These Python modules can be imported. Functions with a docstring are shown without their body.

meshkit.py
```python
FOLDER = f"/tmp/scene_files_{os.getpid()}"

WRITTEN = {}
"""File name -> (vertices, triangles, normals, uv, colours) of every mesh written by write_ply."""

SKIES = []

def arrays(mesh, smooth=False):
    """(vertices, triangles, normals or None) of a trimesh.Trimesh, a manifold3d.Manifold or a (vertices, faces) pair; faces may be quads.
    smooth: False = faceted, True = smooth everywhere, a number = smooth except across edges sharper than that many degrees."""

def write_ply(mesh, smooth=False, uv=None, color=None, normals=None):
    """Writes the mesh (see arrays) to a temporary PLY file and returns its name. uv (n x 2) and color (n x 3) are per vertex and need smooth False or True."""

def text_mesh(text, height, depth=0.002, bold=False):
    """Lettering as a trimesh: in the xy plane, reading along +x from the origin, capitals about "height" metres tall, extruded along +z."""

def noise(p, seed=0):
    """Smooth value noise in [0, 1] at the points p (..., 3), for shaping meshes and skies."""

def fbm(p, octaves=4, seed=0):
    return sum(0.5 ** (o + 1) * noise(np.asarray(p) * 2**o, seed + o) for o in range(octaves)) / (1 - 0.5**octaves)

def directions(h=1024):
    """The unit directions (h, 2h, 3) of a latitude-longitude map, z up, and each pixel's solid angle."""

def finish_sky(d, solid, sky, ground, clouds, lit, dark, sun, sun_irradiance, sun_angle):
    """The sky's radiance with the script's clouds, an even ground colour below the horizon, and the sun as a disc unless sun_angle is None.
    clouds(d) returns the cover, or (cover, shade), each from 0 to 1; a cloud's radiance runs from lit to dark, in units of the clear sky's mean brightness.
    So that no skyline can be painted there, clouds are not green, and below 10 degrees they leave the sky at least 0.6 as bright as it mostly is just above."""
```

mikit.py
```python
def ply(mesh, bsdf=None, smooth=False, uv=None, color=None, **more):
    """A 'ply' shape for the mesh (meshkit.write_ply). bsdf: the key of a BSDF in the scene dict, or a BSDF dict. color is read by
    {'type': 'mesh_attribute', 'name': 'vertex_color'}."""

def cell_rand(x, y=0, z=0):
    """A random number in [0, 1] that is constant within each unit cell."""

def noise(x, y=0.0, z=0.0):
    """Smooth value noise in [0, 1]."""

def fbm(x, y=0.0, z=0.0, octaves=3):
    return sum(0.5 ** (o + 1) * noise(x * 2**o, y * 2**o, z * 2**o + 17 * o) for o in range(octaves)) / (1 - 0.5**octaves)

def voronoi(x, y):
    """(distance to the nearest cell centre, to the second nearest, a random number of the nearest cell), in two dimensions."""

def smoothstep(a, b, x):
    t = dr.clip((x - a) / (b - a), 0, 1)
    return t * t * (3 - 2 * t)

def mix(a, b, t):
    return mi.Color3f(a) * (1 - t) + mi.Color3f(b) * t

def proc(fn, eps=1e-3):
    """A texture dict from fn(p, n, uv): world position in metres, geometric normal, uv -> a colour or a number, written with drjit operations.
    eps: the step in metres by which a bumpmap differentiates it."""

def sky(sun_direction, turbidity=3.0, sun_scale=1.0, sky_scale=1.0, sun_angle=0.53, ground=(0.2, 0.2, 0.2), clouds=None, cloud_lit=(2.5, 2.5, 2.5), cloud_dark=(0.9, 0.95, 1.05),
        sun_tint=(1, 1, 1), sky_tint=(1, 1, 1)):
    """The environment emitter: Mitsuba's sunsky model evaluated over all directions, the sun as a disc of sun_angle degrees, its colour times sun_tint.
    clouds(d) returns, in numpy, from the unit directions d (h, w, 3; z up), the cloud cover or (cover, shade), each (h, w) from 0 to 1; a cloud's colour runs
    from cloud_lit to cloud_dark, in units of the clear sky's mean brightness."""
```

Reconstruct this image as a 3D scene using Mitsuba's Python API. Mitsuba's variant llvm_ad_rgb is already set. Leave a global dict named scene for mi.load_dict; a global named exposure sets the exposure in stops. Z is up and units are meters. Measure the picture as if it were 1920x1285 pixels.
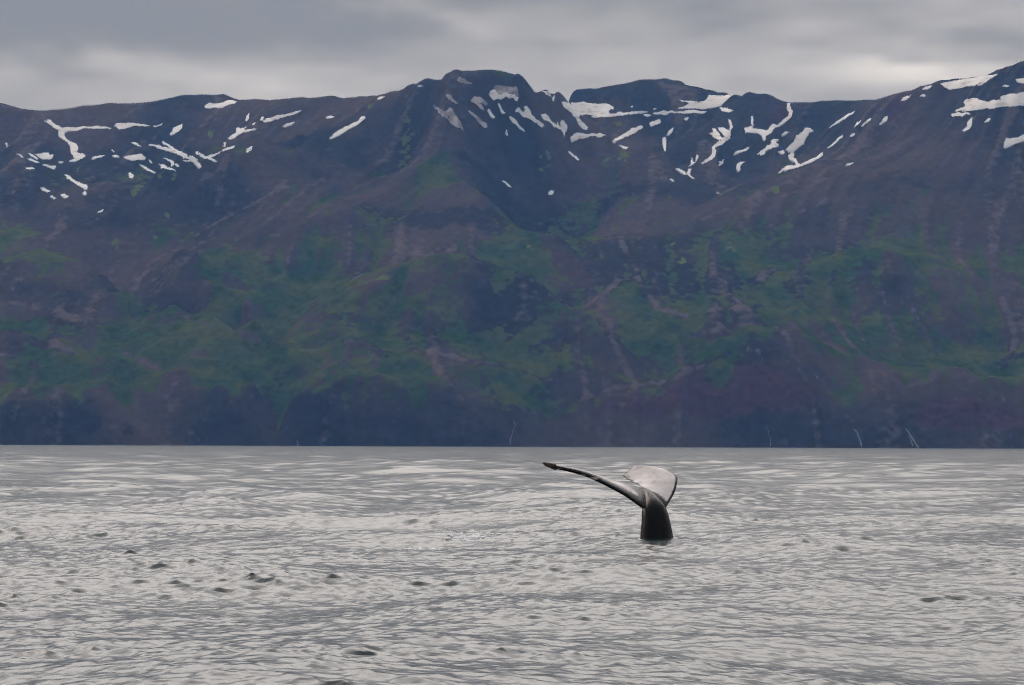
import math
import numpy as np
import scipy.ndimage as ndi
import trimesh
import manifold3d
import drjit as dr
import mitsuba as mi
import mikit
import meshkit
from scipy.interpolate import RBFInterpolator, CubicSpline
from scipy.spatial import cKDTree
from scipy.spatial import Delaunay
from shapely import contains_xy
from shapely.geometry import Polygon

T = mi.ScalarTransform4f
scene, labels = {}, {}

# ---------------------------------------------------------------- camera, sky, exposure
EYE = np.array([0.0, 0.0, 2.0])                                # someone standing in a small boat
PITCH, ROLL = math.atan((836 - 642.5) / 5500.0), math.atan(7 / 1920.0)
AHEAD = np.array([0, math.cos(PITCH), math.sin(PITCH)])
scene["camera"] = {
    "type": "perspective",
    "fov": 2 * math.degrees(math.atan(960 / 5500.0)),
    "fov_axis": "x",
    "near_clip": 1.0,
    "far_clip": 60000.0,
    "to_world": T().look_at(origin=EYE.tolist(), target=(EYE + AHEAD * 100).tolist(), up=[-math.sin(ROLL), 0, math.cos(ROLL)]),
    "medium": {"type": "ref", "id": "air"},
}
exposure = 2.15


def dirvec(az, el):
    a, e = math.radians(az), math.radians(el)
    return np.array([math.sin(a) * math.cos(e), math.cos(a) * math.cos(e), math.sin(e)])


SUN = dirvec(-48, 30)                                           # behind the overcast, ahead and to the left


def overcast(d):
    """Full cloud cover; its shade in streaky layers, thin towards the zenith and brightened straight ahead."""
    el = np.degrees(np.arcsin(np.clip(d[..., 2], -1, 1)))
    az = np.degrees(np.arctan2(d[..., 0], d[..., 1]))
    h = np.log(np.maximum(el, 0.3))                            # layers flatten towards the horizon
    q = np.stack([d[..., 0] * 9, d[..., 1] * 9, h * 7], -1)
    warp = meshkit.fbm(np.stack([d[..., 0] * 5, d[..., 1] * 5, h * 3], -1), 3, 71) - 0.5
    n1 = meshkit.fbm(q + warp[..., None] * 1.6, 5, 72) - 0.5
    n2_ = meshkit.fbm(np.stack([d[..., 0] * 38, d[..., 1] * 38, h * 17], -1) + warp[..., None] * 3, 4, 73) - 0.5
    n3 = meshkit.fbm(np.stack([d[..., 0] * 3, d[..., 1] * 3, h * 2], -1), 3, 74) - 0.5
    dist = np.degrees(np.arccos(np.clip(d @ dirvec(-6, 30), -1, 1)))
    up = 0.17 * np.sin(np.radians(np.maximum(el, 0))) ** 0.9   # an overcast is brighter overhead than low down
    bright_ahead = np.exp(-(dist / 36.0) ** 2) * step(9.5, 19, el + 8 * n1)   # cloud brightened ahead, off the sun, to light the water, above the low deck
    loose = 0.36 + 0.65 * step(8, 22, el)
    shade = 0.963 - up - 0.80 * bright_ahead - (loose * 0.36 * n1 + (0.4 + 0.6 * loose) * 0.20 * n2_) - 0.12 * n3
    # the deck ahead to the left is heavier; a lighter gap runs under it, above the ridges
    deck = np.exp(-((az + 6) / 8.0) ** 2) * step(7.2, 7.9, el + 0.8 * n1 - 0.03 * (az + 5)) * step(14, 9, el)
    gap = np.exp(-((el - 6.9 - 1.0 * n1) / 0.55) ** 2) * np.exp(-((az + 6) / 7.0) ** 2)
    glow = np.exp(-((el - 7.25 - 0.5 * n2_) / 0.24) ** 2 - ((az - 7.9) / 1.9) ** 2)
    shade = shade + 0.05 * deck - 0.06 * gap - 0.16 * glow + 0.02 * step(5, -6, az) - 0.015 * step(0, 9, az)
    return np.ones_like(shade), np.clip(shade, 0.0, 1.0)


def step(a, b, x):
    t = np.clip((x - a) / (b - a), 0, 1)
    return t * t * (3 - 2 * t)


scene["sky"] = mikit.sky(
    SUN.tolist(), turbidity=3, sun_scale=0.22, sun_angle=44, sky_scale=1.0, ground=(0.05, 0.06, 0.07),
    clouds=overcast, cloud_lit=(8.4, 7.95, 7.9), cloud_dark=(0.53, 0.57, 0.655), sun_tint=(0.92, 0.95, 1.2),
)

# ---------------------------------------------------------------- the air between
scene["air"] = {
    "type": "homogeneous",
    "albedo": {"type": "rgb", "value": [0.95, 0.955, 0.96]},
    "sigma_t": {"type": "rgb", "value": [0.40e-5, 1.08e-5, 2.6e-5]},
}
scene["haze"] = {
    "type": "cube",
    "to_world": T().translate([0, 0, 660]).scale([14600, 14600, 674]),
    "bsdf": {"type": "null"},
    "interior": {"type": "ref", "id": "air"},
}
labels["haze"] = {"kind": "stuff", "label": "thin blue haze over the bay between the boat and the mountains", "category": "haze"}

# ---------------------------------------------------------------- materials
P, F3 = mikit.proc, mi.Color3f


def ground_colour(p, n, uv):
    """uv: u = how well plants grow here, v = tone of the scree streaks."""
    a = mikit.fbm(p.x / 60, p.y / 130, p.z / 60, 4)
    b = mikit.fbm(p.x / 15, p.y / 34, p.z / 15, 3)
    c = mikit.fbm(p.x / 300, p.y / 300, 3.0, 3)
    b = dr.clip(0.5 + 1.5 * (b - 0.5), 0, 1)
    rock = mikit.mix(ROCK_DARK, ROCK_WARM, mikit.smoothstep(0.3, 0.7, a * 0.25 + c * 0.75))
    rock = mikit.mix(rock, ROCK_PALE, mikit.smoothstep(0.55, 0.85, uv.y + 0.3 * (b - 0.5)) * 0.75)
    rock = mikit.mix(rock, ROCK_DARK, mikit.smoothstep(0.3, 0.6, spots(p, CRAG_SHADE, 0.8 * (b - 0.5) + 0.5 * (a - 0.5))) * 0.85)  # shade of hollows and flanks put into the rock colour, with dark crags
    rock = rock * (0.84 + 0.32 * b)
    red = spots(p, RED, 0.6 * (a - 0.5) + 0.5 * (b - 0.5))
    rock = mikit.mix(rock, F3(ROCK_RED) * (0.75 + 0.5 * b), mikit.smoothstep(0.30, 0.62, red))
    green = mikit.mix(GRASS_DARK, GRASS_OLIVE, mikit.smoothstep(0.35, 0.65, a))
    green = green * (0.80 + 0.40 * b)
    lush = spots(p, LUSH, 1.6 * (b - 0.5) + 0.8 * (a - 0.5))
    green = mikit.mix(green, F3(GRASS_LUSH), mikit.smoothstep(0.35, 0.6, lush))
    t = mikit.smoothstep(0.41, 0.54, uv.x + 0.40 * (b - 0.5) + 0.15 * (a - 0.5))
    return mikit.mix(rock, green, dr.maximum(t * 0.85, mikit.smoothstep(0.35, 0.6, lush)))


def spots(p, table, jitter):
    s = mi.Float(0)
    for (x, y, rx, ry, w) in table:
        s += w * dr.exp(-(dr.square((p.x - x) / rx) + dr.square((p.y - y) / ry)))
    return s + jitter * dr.minimum(s * 2, 1)


ROCK_DARK, ROCK_WARM, ROCK_PALE = (0.030, 0.030, 0.031), (0.074, 0.057, 0.050), (0.108, 0.086, 0.078)
ROCK_RED = (0.060, 0.034, 0.040)
GRASS_DARK, GRASS_OLIVE, GRASS_LUSH = (0.027, 0.060, 0.018), (0.060, 0.080, 0.020), (0.095, 0.118, 0.030)


def dull(colour):
    return {"type": "twosided", "bsdf": {"type": "diffuse", "reflectance": P(colour)}}


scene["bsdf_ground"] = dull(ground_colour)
scene["bsdf_snow"] = dull(lambda p, n, uv: mikit.mix((0.80, 0.80, 0.81), (0.50, 0.47, 0.45), 0.7 * mikit.smoothstep(0.5, 0.78, mikit.fbm(p.x / 22, p.y / 30, p.z / 9, 4))))
scene["bsdf_old_snow"] = dull(lambda p, n, uv: mikit.mix((0.24, 0.21, 0.205), (0.46, 0.43, 0.42), mikit.smoothstep(0.35, 0.65, mikit.fbm(p.x / 18, p.y / 18, p.z / 18, 4))))
scene["bsdf_falls"] = dull(lambda p, n, uv: F3(0.40, 0.42, 0.43) * (0.5 + 0.6 * mikit.noise(p.x / 1.5, p.y / 1.5, p.z / 5)))
def ripples(p, n, uv):
    """Cat's-paw ripples a few centimetres long, height in metres."""
    return 0.0060 * mikit.noise(p.x * 11 + 2 * p.y, p.y * 7 - 3 * p.x, 0.0) + 0.0034 * mikit.noise(p.x * 23 - 4 * p.y, p.y * 15 + 6 * p.x, 5.0)


scene["bsdf_sea"] = {
    "type": "bumpmap", "scale": 1.0, "tex": P(ripples, eps=0.008),
    "bsdf": {
        "type": "roughplastic", "distribution": "ggx", "int_ior": 1.334, "alpha": 0.042, "nonlinear": False,
        "diffuse_reflectance": {"type": "rgb", "value": [0.006, 0.022, 0.028]},
    },
}
scene["bsdf_foam"] = dull(lambda p, n, uv: F3(0.88, 0.90, 0.91) * (0.8 + 0.3 * mikit.noise(p.x * 30, p.y * 30, p.z * 30)))


def hide_colour(p, n, uv):
    """uv: u = pale pigment of the upper face, v = scars."""
    a = mikit.fbm(p.x * 5, p.y * 5, p.z * 5, 4)
    b = mikit.fbm(p.x * 22, p.y * 22, p.z * 22, 3)
    t = mikit.smoothstep(0.32, 0.72, uv.x + 0.35 * (a - 0.5) + 0.12 * (b - 0.5))
    skin = mikit.mix((0.005, 0.006, 0.008), F3(0.58, 0.55, 0.54) * (0.58 + 0.66 * a + 0.2 * b), t)
    return mikit.mix(skin, F3(0.42, 0.38, 0.30), mikit.smoothstep(0.45, 0.6, uv.y + 0.3 * (b - 0.5)))


scene["bsdf_hide"] = {
    "type": "twosided",
    "bsdf": {"type": "roughplastic", "int_ior": 1.22, "alpha": 0.08, "distribution": "ggx", "nonlinear": False, "diffuse_reflectance": P(hide_colour)},
}
scene["bsdf_barnacle"] = dull(lambda p, n, uv: mikit.mix((0.030, 0.022, 0.020), (0.19, 0.14, 0.12), mikit.smoothstep(0.45, 0.7, mikit.noise(p.x * 45, p.y * 45, p.z * 45))))

# ---------------------------------------------------------------- the survey (metres)
CTRL_DATA = [
    -2051, 10200, 1289, -1976, 10200, 1260, -1902, 10200, 1230, -1790, 10200, 1191, -1696, 10200, 1160, -1603, 10200, 1158, -1492, 10200, 1179, -1401, 10150, 1187, -1290, 10150, 1182, -1218, 10125, 1194, -1146, 10100, 1206, -1072, 10100, 1212, -998, 10100, 1210, -938,
    10050, 1188, -871, 10015, 1181, -804, 9980, 1175, -711, 9950, 1181, -654, 9900, 1177, -596, 9850, 1173, -538, 9780, 1159, -500, 9715, 1156, -461, 9650, 1153, -424, 9593, 1153, -386, 9537, 1155, -349, 9480, 1157, -313, 9425, 1165, -277, 9370,
    1172, -207, 9300, 1179, -122, 9280, 1178, -54, 9290, 1171, 22, 9300, 1178, 48, 9350, 1158, 101, 9450, 1141, 116, 9517, 1148, 131, 9583, 1154, 147, 9650, 1160, 204, 10150, 1219, 260, 10200, 1237, 315, 10250, 1256, 381, 10275, 1274,
    448, 10300, 1292, 532, 10300, 1298, 614, 10250, 1260, 662, 10200, 1240, 710, 10150, 1219, 737, 10075, 1213, 763, 10000, 1207, 792, 9900, 1200, 860, 9850, 1183, 919, 9870, 1163, 954, 9900, 1164, 1040, 9860, 1167, 1096, 9823, 1164, 1151,
    9787, 1160, 1207, 9750, 1157, 1242, 9680, 1154, 1264, 9615, 1159, 1287, 9550, 1163, 1328, 9475, 1171, 1369, 9400, 1178, 1413, 9350, 1179, 1457, 9300, 1179, 1545, 9220, 1195, 1606, 9180, 1215, 1667, 9150, 1228, 1728, 9120, 1241, 1793, 9110,
    1244, 1858, 9100, 1247, -2051, 10300, 1267, -1902, 10300, 1208, -1696, 10300, 1138, -1492, 10300, 1157, -1290, 10250, 1160, -1146, 10200, 1184, -998, 10200, 1188, -871, 10115, 1159, -711, 10050, 1159, -596, 9950, 1151, -500, 9815, 1134, -461, 9750, 1129,
    -386, 9637, 1133, -313, 9525, 1143, -207, 9400, 1157, -54, 9390, 1149, 48, 9450, 1136, 116, 9617, 1126, 147, 9750, 1138, 204, 10250, 1197, 315, 10350, 1234, 448, 10400, 1270, 614, 10350, 1238, 710, 10250, 1197, 763, 10100, 1185, 860,
    9950, 1161, 954, 10000, 1142, 1096, 9923, 1142, 1207, 9850, 1135, 1264, 9715, 1137, 1328, 9575, 1149, 1413, 9450, 1157, 1545, 9320, 1173, 1667, 9250, 1206, 1793, 9210, 1222, -2051, 10430, 1231, -1902, 10430, 1172, -1696, 10430, 1102, -1492, 10430,
    1121, -1290, 10380, 1124, -1146, 10330, 1148, -998, 10330, 1152, -871, 10245, 1123, -711, 10180, 1123, -596, 10080, 1115, -500, 9945, 1098, -461, 9880, 1093, -386, 9767, 1097, -313, 9655, 1107, -207, 9530, 1121, -54, 9520, 1113, 48, 9580, 1100,
    116, 9747, 1090, 147, 9880, 1102, 204, 10380, 1161, 315, 10480, 1198, 448, 10530, 1234, 614, 10480, 1202, 710, 10380, 1161, 763, 10230, 1149, 860, 10080, 1125, 954, 10130, 1106, 1096, 10053, 1106, 1207, 9980, 1099, 1264, 9845, 1101, 1328,
    9705, 1113, 1413, 9580, 1121, 1545, 9450, 1137, 1667, 9380, 1170, 1793, 9340, 1186, -2051, 10900, 1119, -1790, 10900, 1021, -1603, 10900, 988, -1401, 10850, 1017, -1146, 10800, 1036, -998, 10800, 1040, -804, 10680, 1005, -596, 10550, 1003, -461, 10350,
    983, -2051, 11700, 869, -1790, 11700, 771, -1603, 11700, 738, -1401, 11650, 767, -1146, 11600, 786, -998, 11600, 790, -804, 11480, 755, -596, 11350, 753, -461, 11150, 733, -277, 10070, 1002, -122, 9980, 1008, 22, 10000, 1008, 101, 10150, 971,
    -277, 10870, 752, -122, 10780, 758, 22, 10800, 758, 101, 10950, 721, 204, 10850, 1049, 448, 11000, 1122, 614, 10950, 1090, 763, 10700, 1037, 860, 10550, 1013, 954, 10600, 994, 1207, 10450, 987, 1287, 10250, 993, 1457, 10000, 1009, 1606,
    9880, 1045, 1858, 9800, 1077, 204, 11650, 799, 448, 11800, 872, 614, 11750, 840, 763, 11500, 787, 860, 11350, 763, 954, 11400, 744, 1207, 11250, 737, 1287, 11050, 743, 1457, 10800, 759, 1606, 10680, 795, 1858, 10600, 827, -1907, 9850,
    1065, -1724, 9830, 1055, -1507, 9820, 1072, -1308, 9800, 1066, -1117, 9700, 1052, -1006, 9650, 1047, -896, 9600, 1042, -730, 9500, 1045, -1828, 9450, 918, -1665, 9500, 941, -1516, 9650, 1006, -1405, 9500, 942, -1245, 9600, 991, -1736, 9150, 814,
    -1550, 9230, 847, -1368, 9250, 850, -1189, 9300, 872, -994, 9380, 915, -895, 9420, 945, -1694, 8930, 729, -1582, 8940, 731, -1469, 8950, 732, -1339, 8950, 740, -1213, 9100, 812, -1622, 8720, 657, -1475, 8700, 656, -1416, 8600, 627, -1356,
    8500, 597, -1288, 8720, 639, -1220, 8810, 684, -1153, 8900, 729, -1082, 8990, 774, -1011, 9080, 819, -893, 9220, 889, -544, 9560, 1116, -612, 9430, 1064, -681, 9300, 1013, -801, 9120, 937, -919, 8980, 867, -990, 8890, 822, -1060, 8800,
    777, -1198, 8640, 680, -1254, 8545, 632, -1309, 8450, 583, -1323, 8400, 552, -445, 9330, 1031, -521, 9190, 966, -596, 9050, 900, -670, 8950, 850, -744, 8850, 799, -889, 8700, 705, -956, 8600, 658, -1023, 8500, 611, -1077, 8390, 550,
    -1131, 8280, 489, -340, 9250, 1006, -379, 9133, 949, -417, 9017, 893, -456, 8900, 837, -514, 8800, 791, -571, 8700, 744, -628, 8600, 698, -705, 8500, 644, -781, 8400, 589, -921, 8280, 535, -974, 8180, 470, -1027, 8080, 404, -204,
    9180, 1083, -251, 9080, 1004, -281, 8980, 952, -156, 8800, 874, -75, 8680, 800, -1, 8560, 713, 76, 8420, 625, -427, 8650, 731, -351, 8700, 779, -257, 8740, 815, -161, 8720, 818, -20, 9250, 1108, -3, 9200, 1018, -2, 9060,
    903, 38, 8955, 828, 79, 8850, 753, 133, 8750, 706, 188, 8650, 658, 133, 9250, 974, 182, 9180, 899, 228, 9000, 783, 236, 8883, 741, 243, 8767, 700, 251, 8650, 658, -497, 8500, 675, -370, 8430, 631, -246, 8400, 614,
    -93, 8380, 606, -1, 8350, 589, -703, 8380, 604, -572, 8250, 550, -444, 8120, 489, -295, 8080, 477, -146, 8000, 485, -812, 8250, 534, -707, 8080, 464, -607, 7930, 398, -520, 7930, 398, -892, 7960, 467, -950, 7900, 417, -999,
    7860, 376, -802, 7860, 422, -721, 7760, 368, -644, 7690, 323, -936, 8150, 512, -822, 8060, 462, -736, 7920, 411, -1205, 8270, 473, -1103, 8130, 428, -1011, 7960, 365, -884, 7830, 325, -756, 7690, 283, -633, 7560, 248, -540, 7420,
    210, -547, 7250, 159, -569, 7120, 98, -1546, 8320, 535, -1429, 8340, 540, -1336, 8320, 551, -1263, 8220, 520, -1191, 8120, 488, -1111, 7990, 438, -1030, 7860, 389, -902, 7740, 349, -784, 7620, 308, -655, 7510, 284, -558, 7390, 243,
    -1467, 7900, 393, -1295, 7900, 394, -1139, 7820, 362, -1009, 7700, 315, -1422, 7660, 312, -1251, 7640, 298, -1131, 7580, 279, -963, 7560, 268, -1392, 7500, 264, -1231, 7520, 276, -1135, 7430, 242, -1066, 7330, 193, -1055, 7440, 225, -992,
    7470, 244, -915, 7400, 222, -838, 7320, 187, -1346, 7260, 177, -1186, 7250, 170, -1025, 7230, 161, -840, 7220, 158, -682, 7220, 158, -461, 7900, 419, -346, 7900, 441, -260, 7900, 463, -188, 7900, 473, -115, 7880, 466, -57, 7800,
    436, 28, 7700, 389, 124, 7600, 342, 205, 7500, 291, 257, 7420, 247, -368, 7760, 390, -326, 7780, 404, -268, 7740, 390, -153, 7650, 344, -14, 7540, 284, 122, 7440, 240, -470, 7600, 313, -358, 7570, 291, -262, 7580, 302,
    -164, 7500, 269, -54, 7410, 228, 54, 7390, 218, -419, 7430, 252, -324, 7420, 245, -213, 7330, 209, -79, 7280, 182, 53, 7240, 161, 184, 7210, 148, -475, 7260, 180, -343, 7260, 180, -209, 7210, 160, -78, 7160, 133, 39,
    7120, 107, 125, 8680, 692, 201, 8520, 633, 227, 8330, 558, 206, 8120, 470, 166, 7960, 402, 177, 7800, 352, 237, 7650, 296, 287, 7500, 236, 322, 7380, 186, 360, 7330, 158, 59, 8280, 554, 37, 8200, 518, 72, 8030,
    449, 143, 7880, 377, 523, 8720, 696, 403, 8540, 635, 313, 8400, 593, 328, 8220, 521, 346, 8100, 469, 368, 7930, 401, 398, 7820, 360, 466, 7770, 349, 349, 8000, 434, 258, 7900, 400, 213, 7820, 360, 322, 7700, 334,
    371, 7560, 273, 406, 7440, 214, 157, 9700, 1101, 248, 9775, 1119, 339, 9850, 1136, 521, 9900, 1143, 669, 9950, 1167, 171, 9500, 1026, 328, 9550, 1041, 505, 9600, 1056, 666, 9650, 1079, 764, 9550, 1060, 899, 9500, 1029, 200,
    9250, 906, 367, 9200, 885, 547, 9120, 845, 662, 9100, 843, 799, 9150, 882, 962, 9280, 963, 161, 8900, 758, 322, 8880, 757, 484, 8890, 766, 595, 8850, 755, 1188, 9320, 1036, 1069, 9180, 961, 956, 9060, 904, 809, 8900,
    817, 669, 8760, 745, 536, 8680, 693, 930, 9650, 1098, 875, 9340, 961, 853, 9200, 904, 1289, 9080, 1010, 1227, 8980, 942, 1164, 8880, 874, 1088, 8790, 817, 1013, 8700, 760, 926, 8615, 713, 838, 8530, 667, 754, 8455, 630,
    671, 8380, 593, 541, 8260, 539, 1524, 8900, 1007, 1427, 8800, 916, 1330, 8700, 825, 1238, 8600, 753, 1145, 8500, 681, 1059, 8425, 637, 972, 8350, 592, 888, 8265, 549, 804, 8180, 505, 674, 8060, 453, 1647, 8780, 946, 1570,
    8660, 855, 1493, 8540, 763, 1423, 8445, 694, 1353, 8350, 624, 1257, 8220, 539, 757, 8000, 428, 883, 8090, 493, 1005, 8120, 517, 1122, 8110, 517, 1229, 8040, 469, 1379, 8060, 470, 1533, 8100, 503, 720, 7760, 338, 850, 7790,
    339, 963, 7780, 325, 1077, 7790, 326, 1183, 7740, 296, 1284, 7840, 343, 1428, 7850, 344, 739, 7520, 259, 848, 7520, 239, 959, 7530, 219, 1067, 7520, 203, 1149, 7520, 203, 1238, 7560, 221, 1383, 7600, 236, 465, 7740, 336,
    568, 7810, 368, 653, 7800, 353, 700, 7700, 321, 465, 7520, 258, 566, 7590, 288, 667, 7640, 305, 111, 7130, 98, 183, 7180, 125, 250, 7220, 147, 316, 7240, 160, 396, 7260, 170, 466, 7320, 205, 522, 7360, 229, 592,
    7400, 254, 659, 7390, 248, 739, 7390, 245, 801, 7340, 213, 851, 7310, 196, 928, 7290, 182, 1005, 7270, 171, 1106, 7240, 156, 1184, 7230, 150, 1317, 7240, 159, 387, 7340, 169, 485, 7400, 200, 599, 7480, 241, 734, 7470,
    241, 862, 7400, 188, 993, 7380, 172, 1129, 7390, 169, 1265, 7400, 173, 312, 7130, 102, 442, 7150, 122, 576, 7190, 149, 705, 7180, 143, 831, 7140, 117, 958, 7120, 104, 1086, 7110, 98, 1293, 7110, 98, 103, 7050, 61,
    244, 7045, 55, 436, 7040, 50, 564, 7040, 49, 692, 7040, 48, 845, 7040, 49, 948, 7040, 49, 1076, 7045, 55, 1282, 7050, 59, 575, 7270, 197, 561, 7165, 142, 549, 7095, 89, 769, 7290, 185, 798, 7190, 130, -1314,
    7090, 114, -1185, 7090, 119, -1057, 7090, 117, -965, 7080, 109, -886, 7070, 90, -821, 7060, 58, -745, 7070, 90, -683, 7090, 117, -619, 7100, 126, -577, 7060, 72, -515, 7090, 117, -439, 7110, 140, -310, 7110, 143, -206, 7100,
    130, -102, 7080, 99, -12, 7060, 76, 52, 7060, 77]
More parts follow.
